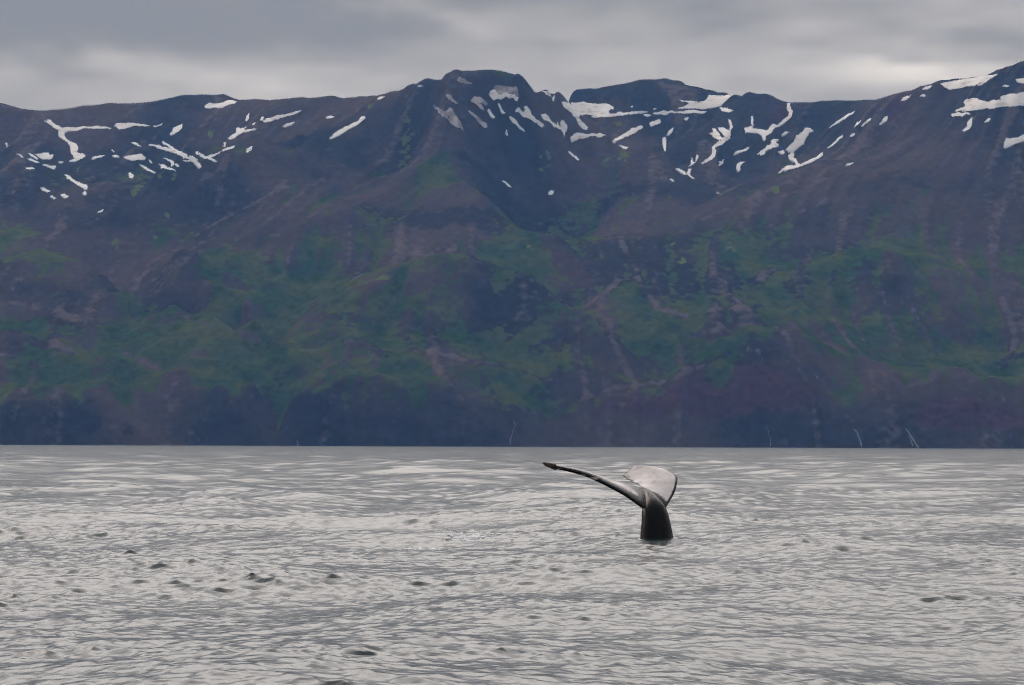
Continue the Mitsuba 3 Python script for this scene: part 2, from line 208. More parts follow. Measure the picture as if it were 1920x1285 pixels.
# snow fields: (old and dirty, outline on the ground as east, north, east, north, ...)
SNOW = [
    (0, [-1594, 9941, -1584, 9945, -1586, 9963, -1579, 9963, -1567, 9945, -1557, 9935, -1545, 9915, -1536, 9907, -1528, 9911, -1513, 9935, -1495, 9945, -1485, 9943, -1475, 9949, -1464, 9951, -1453, 9949, -1431, 9939, -1417, 9941, -1370, 9905, -1356, 9888, -1358, 9887, -1370, 9901, -1381, 9903, -1403, 9915, -1414, 9915, -1445, 9933, -1454, 9935, -1478, 9915, -1488, 9913, -1499, 9917, -1507, 9909, -1517, 9894, -1511, 9860, -1497, 9827, -1486, 9815, -1474, 9811, -1462, 9798, -1448, 9754, -1446, 9711, -1425, 9709, -1416, 9694, -1421, 9653, -1432, 9651, -1443, 9646, -1452, 9664, -1464, 9696, -1482, 9784, -1519, 9841, -1527, 9844, -1533, 9856, -1534, 9882, -1544, 9877, -1562, 9915, -1571, 9919]),
    (0, [-1350, 9894, -1343, 9907, -1322, 9901, -1312, 9901, -1303, 9905, -1281, 9905, -1269, 9901, -1257, 9891, -1226, 9882, -1247, 9879, -1257, 9881, -1277, 9891, -1298, 9881, -1311, 9867, -1321, 9861, -1332, 9861]),
    (0, [-1214, 9877, -1213, 9879, -1203, 9877, -1185, 9895, -1189, 9883, -1207, 9869]),
    (0, [-1153, 9811, -1145, 9832, -1146, 9853, -1133, 9863, -1116, 9869, -1111, 9842, -1120, 9827, -1144, 9805]),
    (0, [-1053, 9980, -1039, 10007, -1025, 9999, -991, 9991, -979, 10017, -960, 10019, -945, 9986, -945, 9954, -966, 9959, -989, 9941, -1012, 9961, -1032, 9967, -1049, 9967]),
    (0, [-893, 9757, -892, 9812, -886, 9823, -882, 9770, -886, 9751]),
    (0, [-837, 9685, -833, 9702, -832, 9703, -825, 9696, -828, 9682]),
    (0, [-825, 9673, -817, 9690, -815, 9691, -813, 9665, -820, 9665]),
    (0, [-862, 9688, -852, 9692, -851, 9666, -856, 9663]),
    (0, [-943, 9690, -918, 9691, -921, 9745, -905, 9711, -894, 9703, -881, 9682, -892, 9678, -883, 9667, -873, 9661, -862, 9641, -844, 9638, -852, 9633, -863, 9633, -885, 9657, -901, 9651, -915, 9651, -925, 9661, -934, 9659]),
    (0, [-885, 9008, -894, 9006, -955, 9677, -946, 9646]),
    (0, [-881, 8945, -890, 8944, -881, 8966, -875, 9000, -867, 9019, -857, 9023, -865, 8972, -873, 8953]),
    (0, [-820, 8977, -818, 9010, -802, 9023, -803, 9012, -815, 8980]),
    (0, [-1047, 9660, -1040, 9662, -951, 8913, -940, 8915, -927, 8882, -915, 8900, -902, 8928, -895, 8939, -893, 8938, -904, 8914, -914, 8880, -906, 8883, -896, 8878, -912, 8871, -921, 8865, -931, 8871, -943, 8903, -958, 8902]),
    (0, [-1214, 9733, -1213, 9735, -1201, 9733, -1184, 9735, -1181, 9743, -1165, 9727, -1144, 9713, -1129, 9697, -1171, 9762, -1168, 9769, -1141, 9729, -1111, 9690, -1099, 9663, -1090, 9653, -1082, 9655, -1073, 9652, -978, 8872, -956, 8885, -959, 8872, -949, 8863, -938, 8838, -943, 8833, -962, 8857, -970, 8861, -989, 8856, -1086, 9637, -1096, 9635, -1108, 9645, -1123, 9679, -1135, 9685, -1147, 9699, -1178, 9723, -1187, 9725, -1204, 9723]),
    (0, [-995, 8841, -996, 8843, -984, 8853, -969, 8863, -985, 8845]),
    (0, [-1264, 9762, -1276, 9781, -1263, 9781, -1248, 9741, -1236, 9727, -1249, 9727]),
    (0, [-1278, 9617, -1262, 9637, -1250, 9645, -1226, 9651, -1218, 9649, -1210, 9650, -1212, 9639, -1228, 9619, -1238, 9613, -1257, 9607, -1267, 9607]),
    (0, [-1334, 9719, -1329, 9725, -1320, 9703, -1325, 9703]),
    (0, [-1326, 9668, -1324, 9669, -1306, 9661, -1297, 9652, -1312, 9643]),
    (0, [-1392, 9665, -1382, 9687, -1367, 9663, -1357, 9657, -1347, 9662, -1355, 9645, -1363, 9635, -1373, 9635]),
    (0, [-1562, 9561, -1544, 9638, -1536, 9660, -1534, 9660, -1527, 9641, -1517, 9663, -1515, 9638, -1520, 9604, -1530, 9592, -1537, 9565, -1551, 9557]),
    (0, [-1581, 9541, -1573, 9543, -1563, 9537, -1546, 9539, -1548, 9515, -1558, 9517, -1569, 9525]),
    (0, [-1576, 9491, -1562, 9499, -1549, 9491, -1537, 9497, -1545, 9457, -1567, 9485]),
    (0, [-1617, 9538, -1616, 9539, -1586, 9493, -1594, 9495]),
    (0, [-1527, 9502, -1529, 9502, -1520, 9537, -1503, 9535, -1490, 9551, -1489, 9509, -1503, 9515, -1513, 9523, -1520, 9517]),
    (0, [-1491, 9599, -1479, 9611, -1477, 9611, -1478, 9600, -1485, 9593]),
    (0, [-1717, 9877, -1708, 9882, -1673, 9725, -1710, 9871]),
    (0, [-1457, 9615, -1459, 9616, -1444, 9645, -1427, 9645, -1445, 9623]),
    (0, [-1452, 9467, -1442, 9475, -1431, 9452, -1390, 9236, -1381, 9227, -1370, 9208, -1350, 9143, -1330, 9144, -1322, 9116, -1324, 9089, -1337, 9107, -1346, 9107, -1357, 9120, -1377, 9196, -1388, 9209, -1400, 9234, -1442, 9456]),
    (0, [-1480, 9170, -1470, 9179, -1455, 9151, -1444, 9141, -1452, 9123, -1471, 9150]),
    (0, [-1402, 9073, -1391, 9083, -1367, 9021, -1377, 9025, -1394, 9061]),
    (0, [-1437, 9089, -1429, 9095, -1412, 9051, -1414, 9051]),
    (0, [-1331, 9056, -1327, 9075, -1316, 9042, -1320, 9033]),
    (0, [-1266, 8930, -1258, 8935, -1207, 8617, -1216, 8620]),
    (0, [-1247, 9490, -1239, 9501, -1225, 9468, -1223, 9425, -1235, 9430]),
    (0, [-1164, 9593, -1163, 9595, -1154, 9593, -1144, 9595, -1131, 9570, -1032, 8800, -1023, 8791, -1013, 8788, -1024, 8783, -1036, 8789, -1050, 8810, -1152, 9583]),
    (0, [-1150, 9637, -1149, 9639, -1135, 9635, -1111, 9592, -1013, 8817, -1003, 8810, -1010, 8803, -1021, 8818, -1120, 9592, -1131, 9618, -1141, 9631]),
    (0, [-1215, 9591, -1223, 9595, -1214, 9599, -1203, 9589, -1179, 9535, -1160, 9520, -1166, 9511, -1180, 9517, -1207, 9581]),
    (0, [-1200, 9644, -1199, 9645, -1190, 9632, -1184, 9615, -1191, 9619]),
    (0, [-1562, 9388, -1560, 9388, -1543, 9351, -1536, 9378, -1534, 9378, -1530, 9358, -1542, 9285]),
    (0, [-837, 9681, -835, 9706, -834, 9707, -825, 9696, -828, 9679]),
    (0, [-825, 9675, -816, 9691, -799, 9685, -791, 9689, -765, 9713, -716, 9751, -706, 9757, -714, 9743, -740, 9715, -749, 9711, -767, 9695, -788, 9669, -796, 9663, -805, 9659, -814, 9661]),
    (0, [-757, 9647, -759, 9648, -747, 9667, -723, 9689, -728, 9673, -743, 9657]),
    (0, [-616, 9619, -603, 9623, -586, 9601, -593, 9595, -608, 9607]),
    (0, [-443, 9534, -435, 9539, -417, 9489, -430, 9493]),
    (0, [-306, 9367, -305, 9369, -298, 9365, -287, 9353]),
    (0, [-585, 9349, -587, 9350, -578, 9386, -556, 9425, -538, 9443, -511, 9457, -499, 9441, -491, 9475, -480, 9444, -473, 9433, -495, 9421, -505, 9421, -514, 9425, -523, 9425, -531, 9421, -556, 9385]),
    (1, [-178, 9265, -171, 9273, -157, 9267, -148, 9259, -129, 9258, -143, 9253, -154, 9253]),
    (0, [-62, 9243, -77, 9247, -70, 9255, -59, 9261, -41, 9263, -20, 9275, 16, 9278, 13, 9273, -5, 9273, -22, 9267]),
    (1, [-60, 9266, -39, 9277, -16, 9285, 11, 9285, 17, 9280, 13, 9277, -19, 9273, -38, 9263, -56, 9259]),
    (1, [-214, 9247, -213, 9249, -205, 9245, -173, 9215, -201, 9231]),
    (1, [-133, 9221, -134, 9223, -123, 9233, -103, 9237, -79, 9232, -89, 9227, -104, 9227, -91, 9219, -91, 9217, -103, 9217, -116, 9221]),
    (1, [-253, 9271, -251, 9273, -243, 9263, -235, 9240, -218, 9215, -211, 9207, -203, 9209, -203, 9217, -195, 9213, -156, 9155, -173, 9159, -209, 9187, -230, 9219, -245, 9260]),
    (1, [-138, 9197, -138, 9199, -127, 9201, -84, 9199, -79, 9192, -89, 9189]),
    (0, [-72, 9217, -81, 9221, -74, 9225, -56, 9224, -62, 9219]),
    (0, [-46, 9243, -47, 9245, -41, 9247, -24, 9248, -38, 9241]),
    (0, [-10, 9247, -11, 9249, -4, 9251, 8, 9251, 14, 9248]),
    (0, [9, 9259, 8, 9261, 22, 9267, 32, 9266, 32, 9263]),
    (0, [-23, 9223, -20, 9229, -16, 9226, -20, 9223]),
    (0, [-30, 9121, -31, 9123, -24, 9129, -3, 9137, -10, 9129]),
    (0, [95, 9499, 95, 9501, 109, 9507, 120, 9519, 136, 9575, 136, 9558, 122, 9508, 107, 9495]),
    (0, [169, 9591, 158, 9590, 170, 9612, 182, 9626, 202, 10133, 223, 10117, 270, 10099, 289, 10085, 318, 10087, 329, 10081, 347, 10050, 347, 10041, 332, 10045, 325, 10032, 331, 10017, 343, 10021, 355, 10019, 370, 10025, 384, 10017, 393, 10015, 403, 10023, 423, 10047, 443, 10063, 464, 10065, 464, 10063, 449, 10059, 414, 10029, 402, 10011, 390, 10003, 368, 10007, 357, 10001, 345, 10009, 320, 9999, 309, 10009, 298, 10013, 287, 10037, 270, 10046, 279, 10048, 261, 10053, 241, 10070, 221, 9622, 216, 9606, 246, 9592, 243, 9583, 228, 9583, 214, 9589, 208, 9599, 194, 9601, 199, 9608, 183, 9603]),
    (0, [450, 10049, 451, 10051, 468, 10051, 476, 10048, 462, 10043]),
    (0, [482, 10059, 482, 10061, 507, 10065, 519, 10065, 530, 10053, 540, 10033, 554, 10015, 563, 10009, 581, 10001, 591, 10003, 603, 10001, 629, 9987, 661, 9984, 650, 9977, 628, 9977, 618, 9979, 600, 9991, 580, 9993, 552, 10011, 522, 10051, 511, 10055, 492, 10055]),
    (0, [567, 10019, 568, 10021, 584, 10017, 596, 10023, 606, 10023, 602, 10033, 592, 10041, 581, 10045, 572, 10059, 584, 10049, 596, 10045, 617, 10029, 635, 10021, 660, 10033, 670, 10050, 675, 10069, 697, 10059, 724, 10039, 734, 10043, 746, 10059, 752, 9997, 736, 9993, 728, 9987, 710, 9979, 691, 9993, 665, 9997, 643, 9993, 619, 9999, 601, 10009, 578, 10013]),
    (0, [704, 9974, 706, 9975, 714, 9960, 722, 9936, 729, 9864, 739, 9834, 730, 9831, 715, 9862, 711, 9944]),
    (0, [483, 10079, 490, 10085, 493, 10080, 487, 10075]),
    (0, [405, 10051, 410, 10061, 414, 10061, 409, 10051]),
    (0, [467, 10008, 480, 10021, 504, 10031, 508, 10018, 490, 10003, 472, 9993]),
    (0, [583, 9965, 591, 9973, 600, 9968, 591, 9961]),
    (0, [330, 9627, 328, 9628, 353, 9812, 363, 9844, 384, 9886, 404, 9946, 437, 9985, 447, 9989, 415, 9928, 373, 9822, 362, 9788, 351, 9698, 343, 9688, 333, 9632]),
    (0, [351, 9644, 353, 9645, 371, 9631, 382, 9641, 374, 9605, 361, 9609]),
    (0, [524, 9939, 532, 9955, 547, 9953, 542, 9937, 529, 9933]),
    (0, [507, 9928, 516, 9935, 520, 9918, 505, 9670, 501, 9546, 495, 9535, 494, 9584, 508, 9914]),
    (0, [191, 9533, 190, 9538, 204, 9557, 219, 9567, 247, 9569, 269, 9579, 280, 9607, 289, 9615, 307, 9621, 297, 9603, 287, 9595, 276, 9575, 266, 9567, 219, 9553]),
    (0, [180, 9347, 178, 9349, 187, 9359, 203, 9367, 213, 9364, 207, 9353, 194, 9355]),
    (0, [39, 9272, 35, 9275, 55, 9281, 62, 9279, 80, 9285, 104, 9300, 92, 9287, 83, 9281, 47, 9267, 24, 9261, 8, 9260]),
    (0, [-4, 9250, 37, 9251, 38, 9250, 24, 9247, -3, 9247]),
    (0, [90, 9307, 89, 9308, 112, 9351, 117, 9347, 128, 9353, 141, 9382, 155, 9532, 170, 9553, 177, 9553, 176, 9542, 170, 9532, 152, 9386, 134, 9351, 115, 9333, 99, 9313]),
    (0, [112, 9177, 119, 9189, 130, 9195, 125, 9181, 116, 9173]),
    (0, [721, 9786, 723, 9786, 729, 9768, 731, 9718, 719, 9681, 717, 9690, 723, 9720]),
    (0, [651, 9694, 665, 9693, 665, 9747, 674, 9726, 684, 9670, 688, 9604, 698, 9622, 692, 9680, 683, 9733, 698, 9733, 723, 9674, 715, 9638, 691, 9568, 669, 9512, 653, 9480, 659, 9462, 653, 9426, 637, 9378, 628, 9361, 619, 9353, 610, 9328, 598, 9283, 607, 9334, 616, 9370, 637, 9408, 644, 9442, 646, 9486, 654, 9504, 675, 9570, 671, 9640, 657, 9670]),
    (0, [797, 9772, 802, 9772, 803, 9744, 799, 9717, 794, 9720]),
    (0, [770, 9718, 790, 9719, 799, 9707, 808, 9707, 817, 9703, 826, 9697, 841, 9681, 853, 9695, 863, 9701, 883, 9705, 883, 9698, 868, 9685, 855, 9655, 837, 9657, 833, 9634, 826, 9619, 823, 9630, 823, 9652, 810, 9683, 799, 9685, 787, 9679, 773, 9687]),
    (0, [720, 9513, 719, 9514, 731, 9539, 742, 9537, 752, 9527, 761, 9529, 773, 9545, 768, 9528, 757, 9517, 746, 9519, 738, 9525, 730, 9523]),
    (0, [660, 9356, 658, 9356, 666, 9408, 684, 9449]),
    (0, [721, 9416, 725, 9458, 735, 9465, 751, 9450, 741, 9447, 734, 9436, 731, 9403, 723, 9401]),
    (0, [803, 9505, 802, 9506, 808, 9530, 820, 9550, 833, 9579, 842, 9577, 849, 9572, 849, 9606, 875, 9629, 864, 9593, 873, 9588, 872, 9575, 858, 9557, 846, 9559, 838, 9567, 829, 9557, 818, 9520]),
    (0, [516, 9279, 527, 9287, 536, 9274, 551, 9233, 543, 9231, 527, 9269]),
    (0, [550, 9240, 557, 9271, 568, 9267, 561, 9254, 559, 9228, 571, 9193, 561, 9198]),
    (0, [558, 9289, 557, 9290, 568, 9312, 577, 9443, 578, 9386, 575, 9329, 584, 9326, 568, 9293]),
    (0, [583, 9337, 593, 9424, 594, 9425, 596, 9374, 589, 9333]),
    (0, [489, 9137, 497, 9147, 505, 9127, 497, 9127]),
    (1, [621, 8952, 630, 8971, 633, 8897, 626, 8936]),
    (0, [882, 9696, 880, 9696, 884, 9713, 896, 9723, 917, 9733, 921, 9760, 917, 9784, 921, 9812, 931, 9817, 928, 9784, 934, 9746, 926, 9718, 917, 9715, 909, 9717, 900, 9713]),
    (0, [887, 9651, 886, 9653, 902, 9665, 913, 9652, 898, 9653]),
    (0, [889, 9520, 900, 9529, 919, 9562, 928, 9586, 956, 9636, 963, 9655, 975, 9657, 984, 9653, 992, 9646, 976, 9633, 964, 9608, 954, 9575, 923, 9535, 912, 9517, 894, 9501]),
    (0, [865, 9533, 865, 9535, 881, 9535, 884, 9503, 877, 9507, 870, 9531]),
    (0, [849, 9343, 847, 9344, 865, 9381, 877, 9401, 889, 9411, 897, 9359, 905, 9355, 905, 9444, 893, 9462, 893, 9488, 906, 9511, 915, 9506, 908, 9480, 914, 9464, 913, 9384, 919, 9334, 939, 9345, 967, 9355, 982, 9371, 995, 9395, 992, 9366, 975, 9331, 951, 9321, 935, 9323, 919, 9321, 908, 9323, 899, 9335, 879, 9353, 870, 9374]),
    (0, [1038, 9577, 1037, 9579, 1062, 9601, 1091, 9611, 1108, 9613, 1112, 9574, 1121, 9576, 1115, 9567, 1105, 9559, 1095, 9557, 1089, 9595, 1071, 9593]),
    (0, [1107, 9466, 1117, 9500, 1118, 9501, 1127, 9456, 1121, 9447, 1112, 9445]),
    (0, [1127, 9435, 1126, 9437, 1132, 9443, 1148, 9451, 1158, 9446, 1154, 9433, 1140, 9441]),
    (0, [1178, 9401, 1177, 9403, 1199, 9421, 1208, 9418, 1205, 9403]),
    (0, [1015, 9415, 1014, 9417, 1034, 9435, 1050, 9459, 1069, 9467, 1065, 9455, 1047, 9435, 1027, 9419]),
    (0, [1084, 9395, 1083, 9397, 1092, 9407, 1101, 9409, 1093, 9397]),
    (0, [1253, 9441, 1264, 9449, 1275, 9445, 1281, 9416, 1276, 9407, 1268, 9431, 1260, 9433]),
    (0, [1307, 9379, 1308, 9381, 1317, 9377, 1323, 9361, 1314, 9367]),
    (0, [1316, 9397, 1329, 9401, 1347, 9377, 1338, 9375]),
    (0, [1368, 9356, 1369, 9357, 1377, 9347, 1394, 9335, 1419, 9323, 1427, 9317, 1443, 9299, 1484, 9273, 1491, 9260, 1491, 9207, 1507, 9199, 1512, 9171, 1520, 9165, 1501, 9161, 1493, 9163, 1486, 9173, 1480, 9177, 1472, 9177, 1461, 9183, 1457, 9226, 1442, 9247, 1427, 9261, 1410, 9271, 1386, 9303, 1376, 9326]),
    (0, [1521, 9091, 1522, 9093, 1543, 9080, 1532, 9077]),
    (0, [1565, 9098, 1574, 9097, 1595, 9069, 1621, 9067, 1629, 9058, 1625, 9039, 1609, 9051, 1592, 9053, 1583, 9057]),
    (0, [1390, 9174, 1392, 9174, 1399, 9145, 1406, 9139, 1414, 9139, 1411, 9160, 1416, 9165, 1427, 9157, 1438, 9153, 1445, 9140, 1450, 9116, 1457, 9106, 1464, 9084, 1473, 9073, 1483, 9069, 1493, 9061, 1501, 9045, 1510, 9043, 1510, 9053, 1531, 9057, 1542, 9055, 1558, 9035, 1575, 9035, 1602, 9039, 1619, 9031, 1627, 9031, 1623, 9003, 1602, 8997, 1575, 9005, 1548, 8999, 1530, 9003, 1514, 9023, 1495, 9025, 1487, 9029, 1472, 9047, 1457, 9059, 1441, 9067, 1433, 9077, 1417, 9091, 1411, 9119, 1394, 9136]),
    (0, [1376, 9172, 1378, 9173, 1386, 9160, 1390, 9130, 1407, 9112, 1413, 9085, 1421, 9075, 1411, 9077, 1403, 9090, 1397, 9113, 1388, 9119, 1380, 9130]),
    (0, [1396, 9017, 1386, 9027, 1404, 9031, 1407, 9049, 1424, 9055, 1419, 9030, 1409, 9015]),
    (0, [1462, 8987, 1453, 9007, 1462, 9005, 1471, 8989]),
    (0, [1489, 8865, 1487, 8866, 1492, 8884, 1505, 8905, 1511, 8903, 1522, 8907, 1548, 8905, 1587, 8919, 1596, 8913, 1607, 8914, 1603, 8893, 1592, 8891, 1574, 8897, 1537, 8885, 1521, 8885, 1514, 8883]),
    (0, [1020, 8969, 1019, 8970, 1034, 8997, 1052, 9023, 1039, 8985]),
    (0, [796, 9511, 795, 9512, 827, 9568, 834, 9593, 853, 9587, 861, 9579, 871, 9581, 858, 9561, 846, 9565, 839, 9571, 831, 9563, 816, 9527]),
]
# ground cover and painted shade: east, north, half widths, strength
GREEN = [
    (-1142, 7224, 183, 75, 0.9),
    (-814, 7114, 90, 23, 0.9),
    (-1334, 8134, 103, 181, 0.6),
    (-1122, 7614, 235, 84, 0.5),
    (-720, 7760, 84, 124, 0.7),
    (-583, 8010, 87, 200, 1),
    (-677, 8084, 88, 82, 0.8),
    (-458, 7854, 51, 230, 1),
    (-761, 8188, 119, 77, 0.6),
    (-983, 8556, 202, 92, 0.4),
    (-1227, 9468, 154, 220, 0.5),
    (-898, 7480, 204, 141, 0.6),
    (-672, 7254, 171, 153, 0.8),
    (-139, 7664, 222, 75, 1),
    (54, 7506, 177, 84, 1),
    (-289, 7248, 171, 143, 0.6),
    (53, 7278, 172, 84, 0.7),
    (91, 7162, 65, 22, 0.9),
    (-1, 8502, 92, 354, 0.8),
    (164, 9090, 115, 48, 0.6),
    (315, 7896, 71, 222, 0.9),
    (421, 7726, 112, 194, 0.8),
    (632, 8282, 90, 212, 0.8),
    (382, 7514, 109, 114, 0.9),
    (519, 7316, 106, 176, 0.6),
    (722, 8102, 88, 168, 0.6),
    (955, 8202, 104, 89, 0.9),
    (1123, 8344, 91, 133, 0.6),
    (1073, 8552, 108, 89, 0.5),
    (934, 7780, 198, 100, 0.55),
    (1019, 7574, 220, 201, 0.8),
    (1219, 7534, 150, 175, 1),
    (835, 7178, 104, 70, 0.7),
    (1393, 8144, 59, 136, 0.6),
    (156, 7162, 78, 18, 0.8),
    (1276, 7796, 85, 132, 0.5),
    (344, 9496, 69, 123, 0.6),
    (-328, 8968, 146, 175, 0.5),
    (-364, 7692, 83, 61, 0.6),
    (-1128, 7386, 161, 78, 0.5),
    (-547, 7524, 82, 126, 0.8),
    (-486, 8332, 121, 65, 0.25),
    (-467, 9442, 154, 55, 0.5),
    (-1016, 9752, 35, 36, 0.7),
    (1241, 9344, 101, 44, 0.3),
    (339, 7170, 78, 36, 0.3),
    (750, 7782, 84, 184, 0.5),
]
RED = [
    (896, 9756, 39, 57, 1),
    (1252, 9428, 68, 51, 0.8),
    (572, 7154, 195, 69, 0.8),
    (286, 7138, 155, 48, 0.5),
    (1085, 7102, 154, 44, 0.7),
    (133, 8214, 74, 143, 0.5),
    (542, 9972, 108, 47, 0.35),
    (479, 7124, 194, 26, 0.5),
    (1125, 7114, 103, 41, 0.6),
    (236, 8148, 74, 116, 0.4),
]
LUSH = [
    (-1174, 9164, 14, 142, 1),
    (-1008, 9764, 15, 25, 0.9),
    (790, 8784, 15, 38, 1),
    (361, 9492, 20, 124, 0.8),
    (360, 9964, 16, 18, 0.9),
    (298, 9420, 17, 19, 0.6),
    (479, 8234, 20, 35, 0.7),
    (621, 8330, 24, 46, 0.6),
    (458, 8414, 15, 52, 0.6),
    (-339, 9254, 26, 141, 0.6),
    (-1048, 8516, 21, 18, 0.7),
    (-1015, 8628, 12, 18, 0.6),
    (-1149, 8466, 12, 18, 0.5),
    (704, 9338, 15, 31, 0.6),
    (116, 9256, 13, 18, 0.6),
    (90, 9230, 16, 18, 0.6),
    (-1057, 8776, 14, 18, 0.7),
    (-1016, 8768, 11, 18, 0.6),
    (-1416, 9518, 8, 50, 0.7),
    (1115, 9152, 16, 63, 0.6),
    (1306, 9260, 13, 18, 0.5),
    (-471, 9516, 20, 18, 0.7),
    (44, 8322, 18, 29, 0.5),
    (-340, 7788, 28, 18, 0.6),
]
CRAG_SHADE = [  # dark crags, plus shade painted on cirque walls and right-hand flanks
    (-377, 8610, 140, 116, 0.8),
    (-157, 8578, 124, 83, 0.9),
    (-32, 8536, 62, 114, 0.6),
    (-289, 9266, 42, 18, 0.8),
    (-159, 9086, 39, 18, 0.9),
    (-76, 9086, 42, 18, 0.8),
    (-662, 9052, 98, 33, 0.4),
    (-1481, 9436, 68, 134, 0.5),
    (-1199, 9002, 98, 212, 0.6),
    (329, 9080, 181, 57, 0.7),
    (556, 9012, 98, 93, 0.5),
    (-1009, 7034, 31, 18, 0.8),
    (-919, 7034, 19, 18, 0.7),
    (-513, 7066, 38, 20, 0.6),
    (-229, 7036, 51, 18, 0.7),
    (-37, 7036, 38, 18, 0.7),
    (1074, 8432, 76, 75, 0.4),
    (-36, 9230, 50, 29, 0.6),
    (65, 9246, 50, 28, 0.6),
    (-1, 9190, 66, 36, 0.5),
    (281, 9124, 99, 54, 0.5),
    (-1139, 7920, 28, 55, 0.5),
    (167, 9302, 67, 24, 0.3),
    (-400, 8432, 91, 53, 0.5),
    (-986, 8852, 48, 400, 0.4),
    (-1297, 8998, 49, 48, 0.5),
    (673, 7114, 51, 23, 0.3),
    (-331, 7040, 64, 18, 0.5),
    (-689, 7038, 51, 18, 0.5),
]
CREST = 138
# gravel: width, then east, north, ...
TRAILS = [
    [14, 312, 8376, 320, 8338, 329, 8288, 336, 8222, 347, 8124, 354, 8030, 362, 7964, 375, 7934, 386, 7852, 410, 7778, 438, 7768, 465, 7752],
    [18, 186, 7876, 206, 7892, 225, 7906, 247, 7982, 264, 8008, 283, 8052, 302, 8098, 339, 8110],
    [12, -410, 7392, -386, 7380, -362, 7368, -335, 7364, -308, 7370],
    [14, -242, 7382, -221, 7364, -200, 7328, -180, 7324, -160, 7330, -137, 7314, -115, 7292, -93, 7286, -73, 7270, -53, 7308, -33, 7314, -13, 7346, 9, 7312, 31, 7292, 53, 7264, 73, 7254, 92, 7232],
    [24, -890, 7938, -905, 7930, -921, 7922, -937, 7910, -962, 7964, -972, 7884, -988, 7864],
    [9, -548, 7352, -572, 7366, -604, 7490, -625, 7472, -647, 7458, -670, 7462, -694, 7474, -722, 7538, -746, 7542, -769, 7544, -791, 7562, -817, 7610, -846, 7682, -867, 7680],
    [15, 1328, 7948, 1331, 7918, 1334, 7890, 1338, 7866, 1336, 7810, 1338, 7780, 1323, 7754, 1296, 7660, 1281, 7632, 1265, 7602],
    [10, 1310, 7828, 1304, 7800, 1297, 7766],
    [10, 996, 7934, 998, 7896, 1002, 7870, 1005, 7838, 1004, 7776, 1007, 7742],
    [9, 1064, 7902, 1070, 7874, 1075, 7842, 1079, 7804],
    [9, 1115, 7854, 1124, 7822, 1134, 7790, 1145, 7772],
    [10, 1207, 7992, 1219, 7972, 1227, 7934, 1238, 7912, 1244, 7882, 1250, 7852],
    [9, 917, 7874, 921, 7826, 922, 7756, 921, 7672],
    [9, 852, 7806, 859, 7744, 870, 7710, 872, 7610, 883, 7580],
    [10, -80, 8582, -64, 8556, -48, 8514, -32, 8468],
    [26, 663, 8096, 683, 8100, 704, 8120, 728, 8170],
    [10, 672, 7856, 650, 7838, 619, 7714, 598, 7692, 579, 7714, 560, 7730, 538, 7694, 519, 7708],
    [12, 472, 7626, 492, 7626, 512, 7608, 532, 7600, 554, 7620, 571, 7596],
    [20, -974, 7436, -946, 7392, -918, 7350, -893, 7334],
    [24, -1219, 7446, -1201, 7454, -1181, 7446, -1157, 7412, -1136, 7400, -1120, 7418],
    [30, -1329, 7848, -1306, 7840, -1284, 7834, -1260, 7820, -1233, 7784, -1202, 7726, -1180, 7716, -1156, 7696, -1128, 7648],
    [12, -681, 8870, -696, 8820, -712, 8778, -729, 8758, -746, 8734, -764, 8714, -783, 8690, -804, 8690, -823, 8668, -841, 8638, -858, 8606, -877, 8582, -891, 8546, -906, 8514, -921, 8490, -935, 8454, -951, 8432, -965, 8398],
    [10, -564, 9074, -586, 9050, -607, 9004, -626, 8938, -646, 8894, -665, 8846, -685, 8800, -704, 8756],
    [12, -514, 8788, -527, 8654, -544, 8590, -562, 8544, -579, 8494, -598, 8470, -618, 8464, -634, 8416, -652, 8398, -670, 8374, -687, 8346, -707, 8350, -725, 8328, -741, 8298],
    [9, 837, 8848, 812, 8828, 787, 8800, 760, 8758, 735, 8730, 710, 8706, 689, 8720, 667, 8728, 644, 8708, 620, 8672, 597, 8640, 575, 8622, 552, 8594, 529, 8568],
    [12, 968, 8868, 944, 8836, 920, 8808, 899, 8798, 878, 8802, 856, 8786, 832, 8746, 808, 8714],
    [14, 1089, 8798, 1066, 8784, 1045, 8788, 1021, 8770, 997, 8744, 975, 8736, 951, 8710, 924, 8660, 901, 8640, 879, 8624, 855, 8592, 835, 8590, 815, 8590, 792, 8562, 768, 8522, 746, 8496, 725, 8478],
    [8, 580, 7250, 570, 7236, 559, 7202, 549, 7184, 538, 7174, 528, 7166, 517, 7148, 506, 7130, 497, 7118, 487, 7106, 478, 7094],
    [8, 606, 7238, 618, 7226, 629, 7208, 641, 7188, 652, 7168, 664, 7154, 676, 7142, 688, 7130, 699, 7116],
    [8, 633, 7250, 648, 7242, 663, 7232, 678, 7222, 692, 7200, 706, 7184, 721, 7176, 737, 7178, 752, 7172, 766, 7160, 780, 7148, 792, 7140, 804, 7128, 816, 7116, 827, 7102],
    [8, 367, 7210, 379, 7180, 391, 7154, 402, 7126, 414, 7110, 427, 7102, 439, 7086],
    [16, -863, 8912, -879, 8856, -898, 8832, -916, 8796, -937, 8782, -958, 8774, -978, 8750, -997, 8728, -1017, 8706],
    [8, 105, 7158, 123, 7166, 141, 7174, 159, 7170, 176, 7166, 195, 7180, 213, 7198, 231, 7194, 250, 7210, 270, 7218, 291, 7220, 311, 7208, 332, 7216, 353, 7214, 373, 7206, 393, 7194, 411, 7190, 430, 7198, 449, 7212, 468, 7220, 488, 7242, 508, 7256, 529, 7272, 550, 7278, 569, 7272],
]
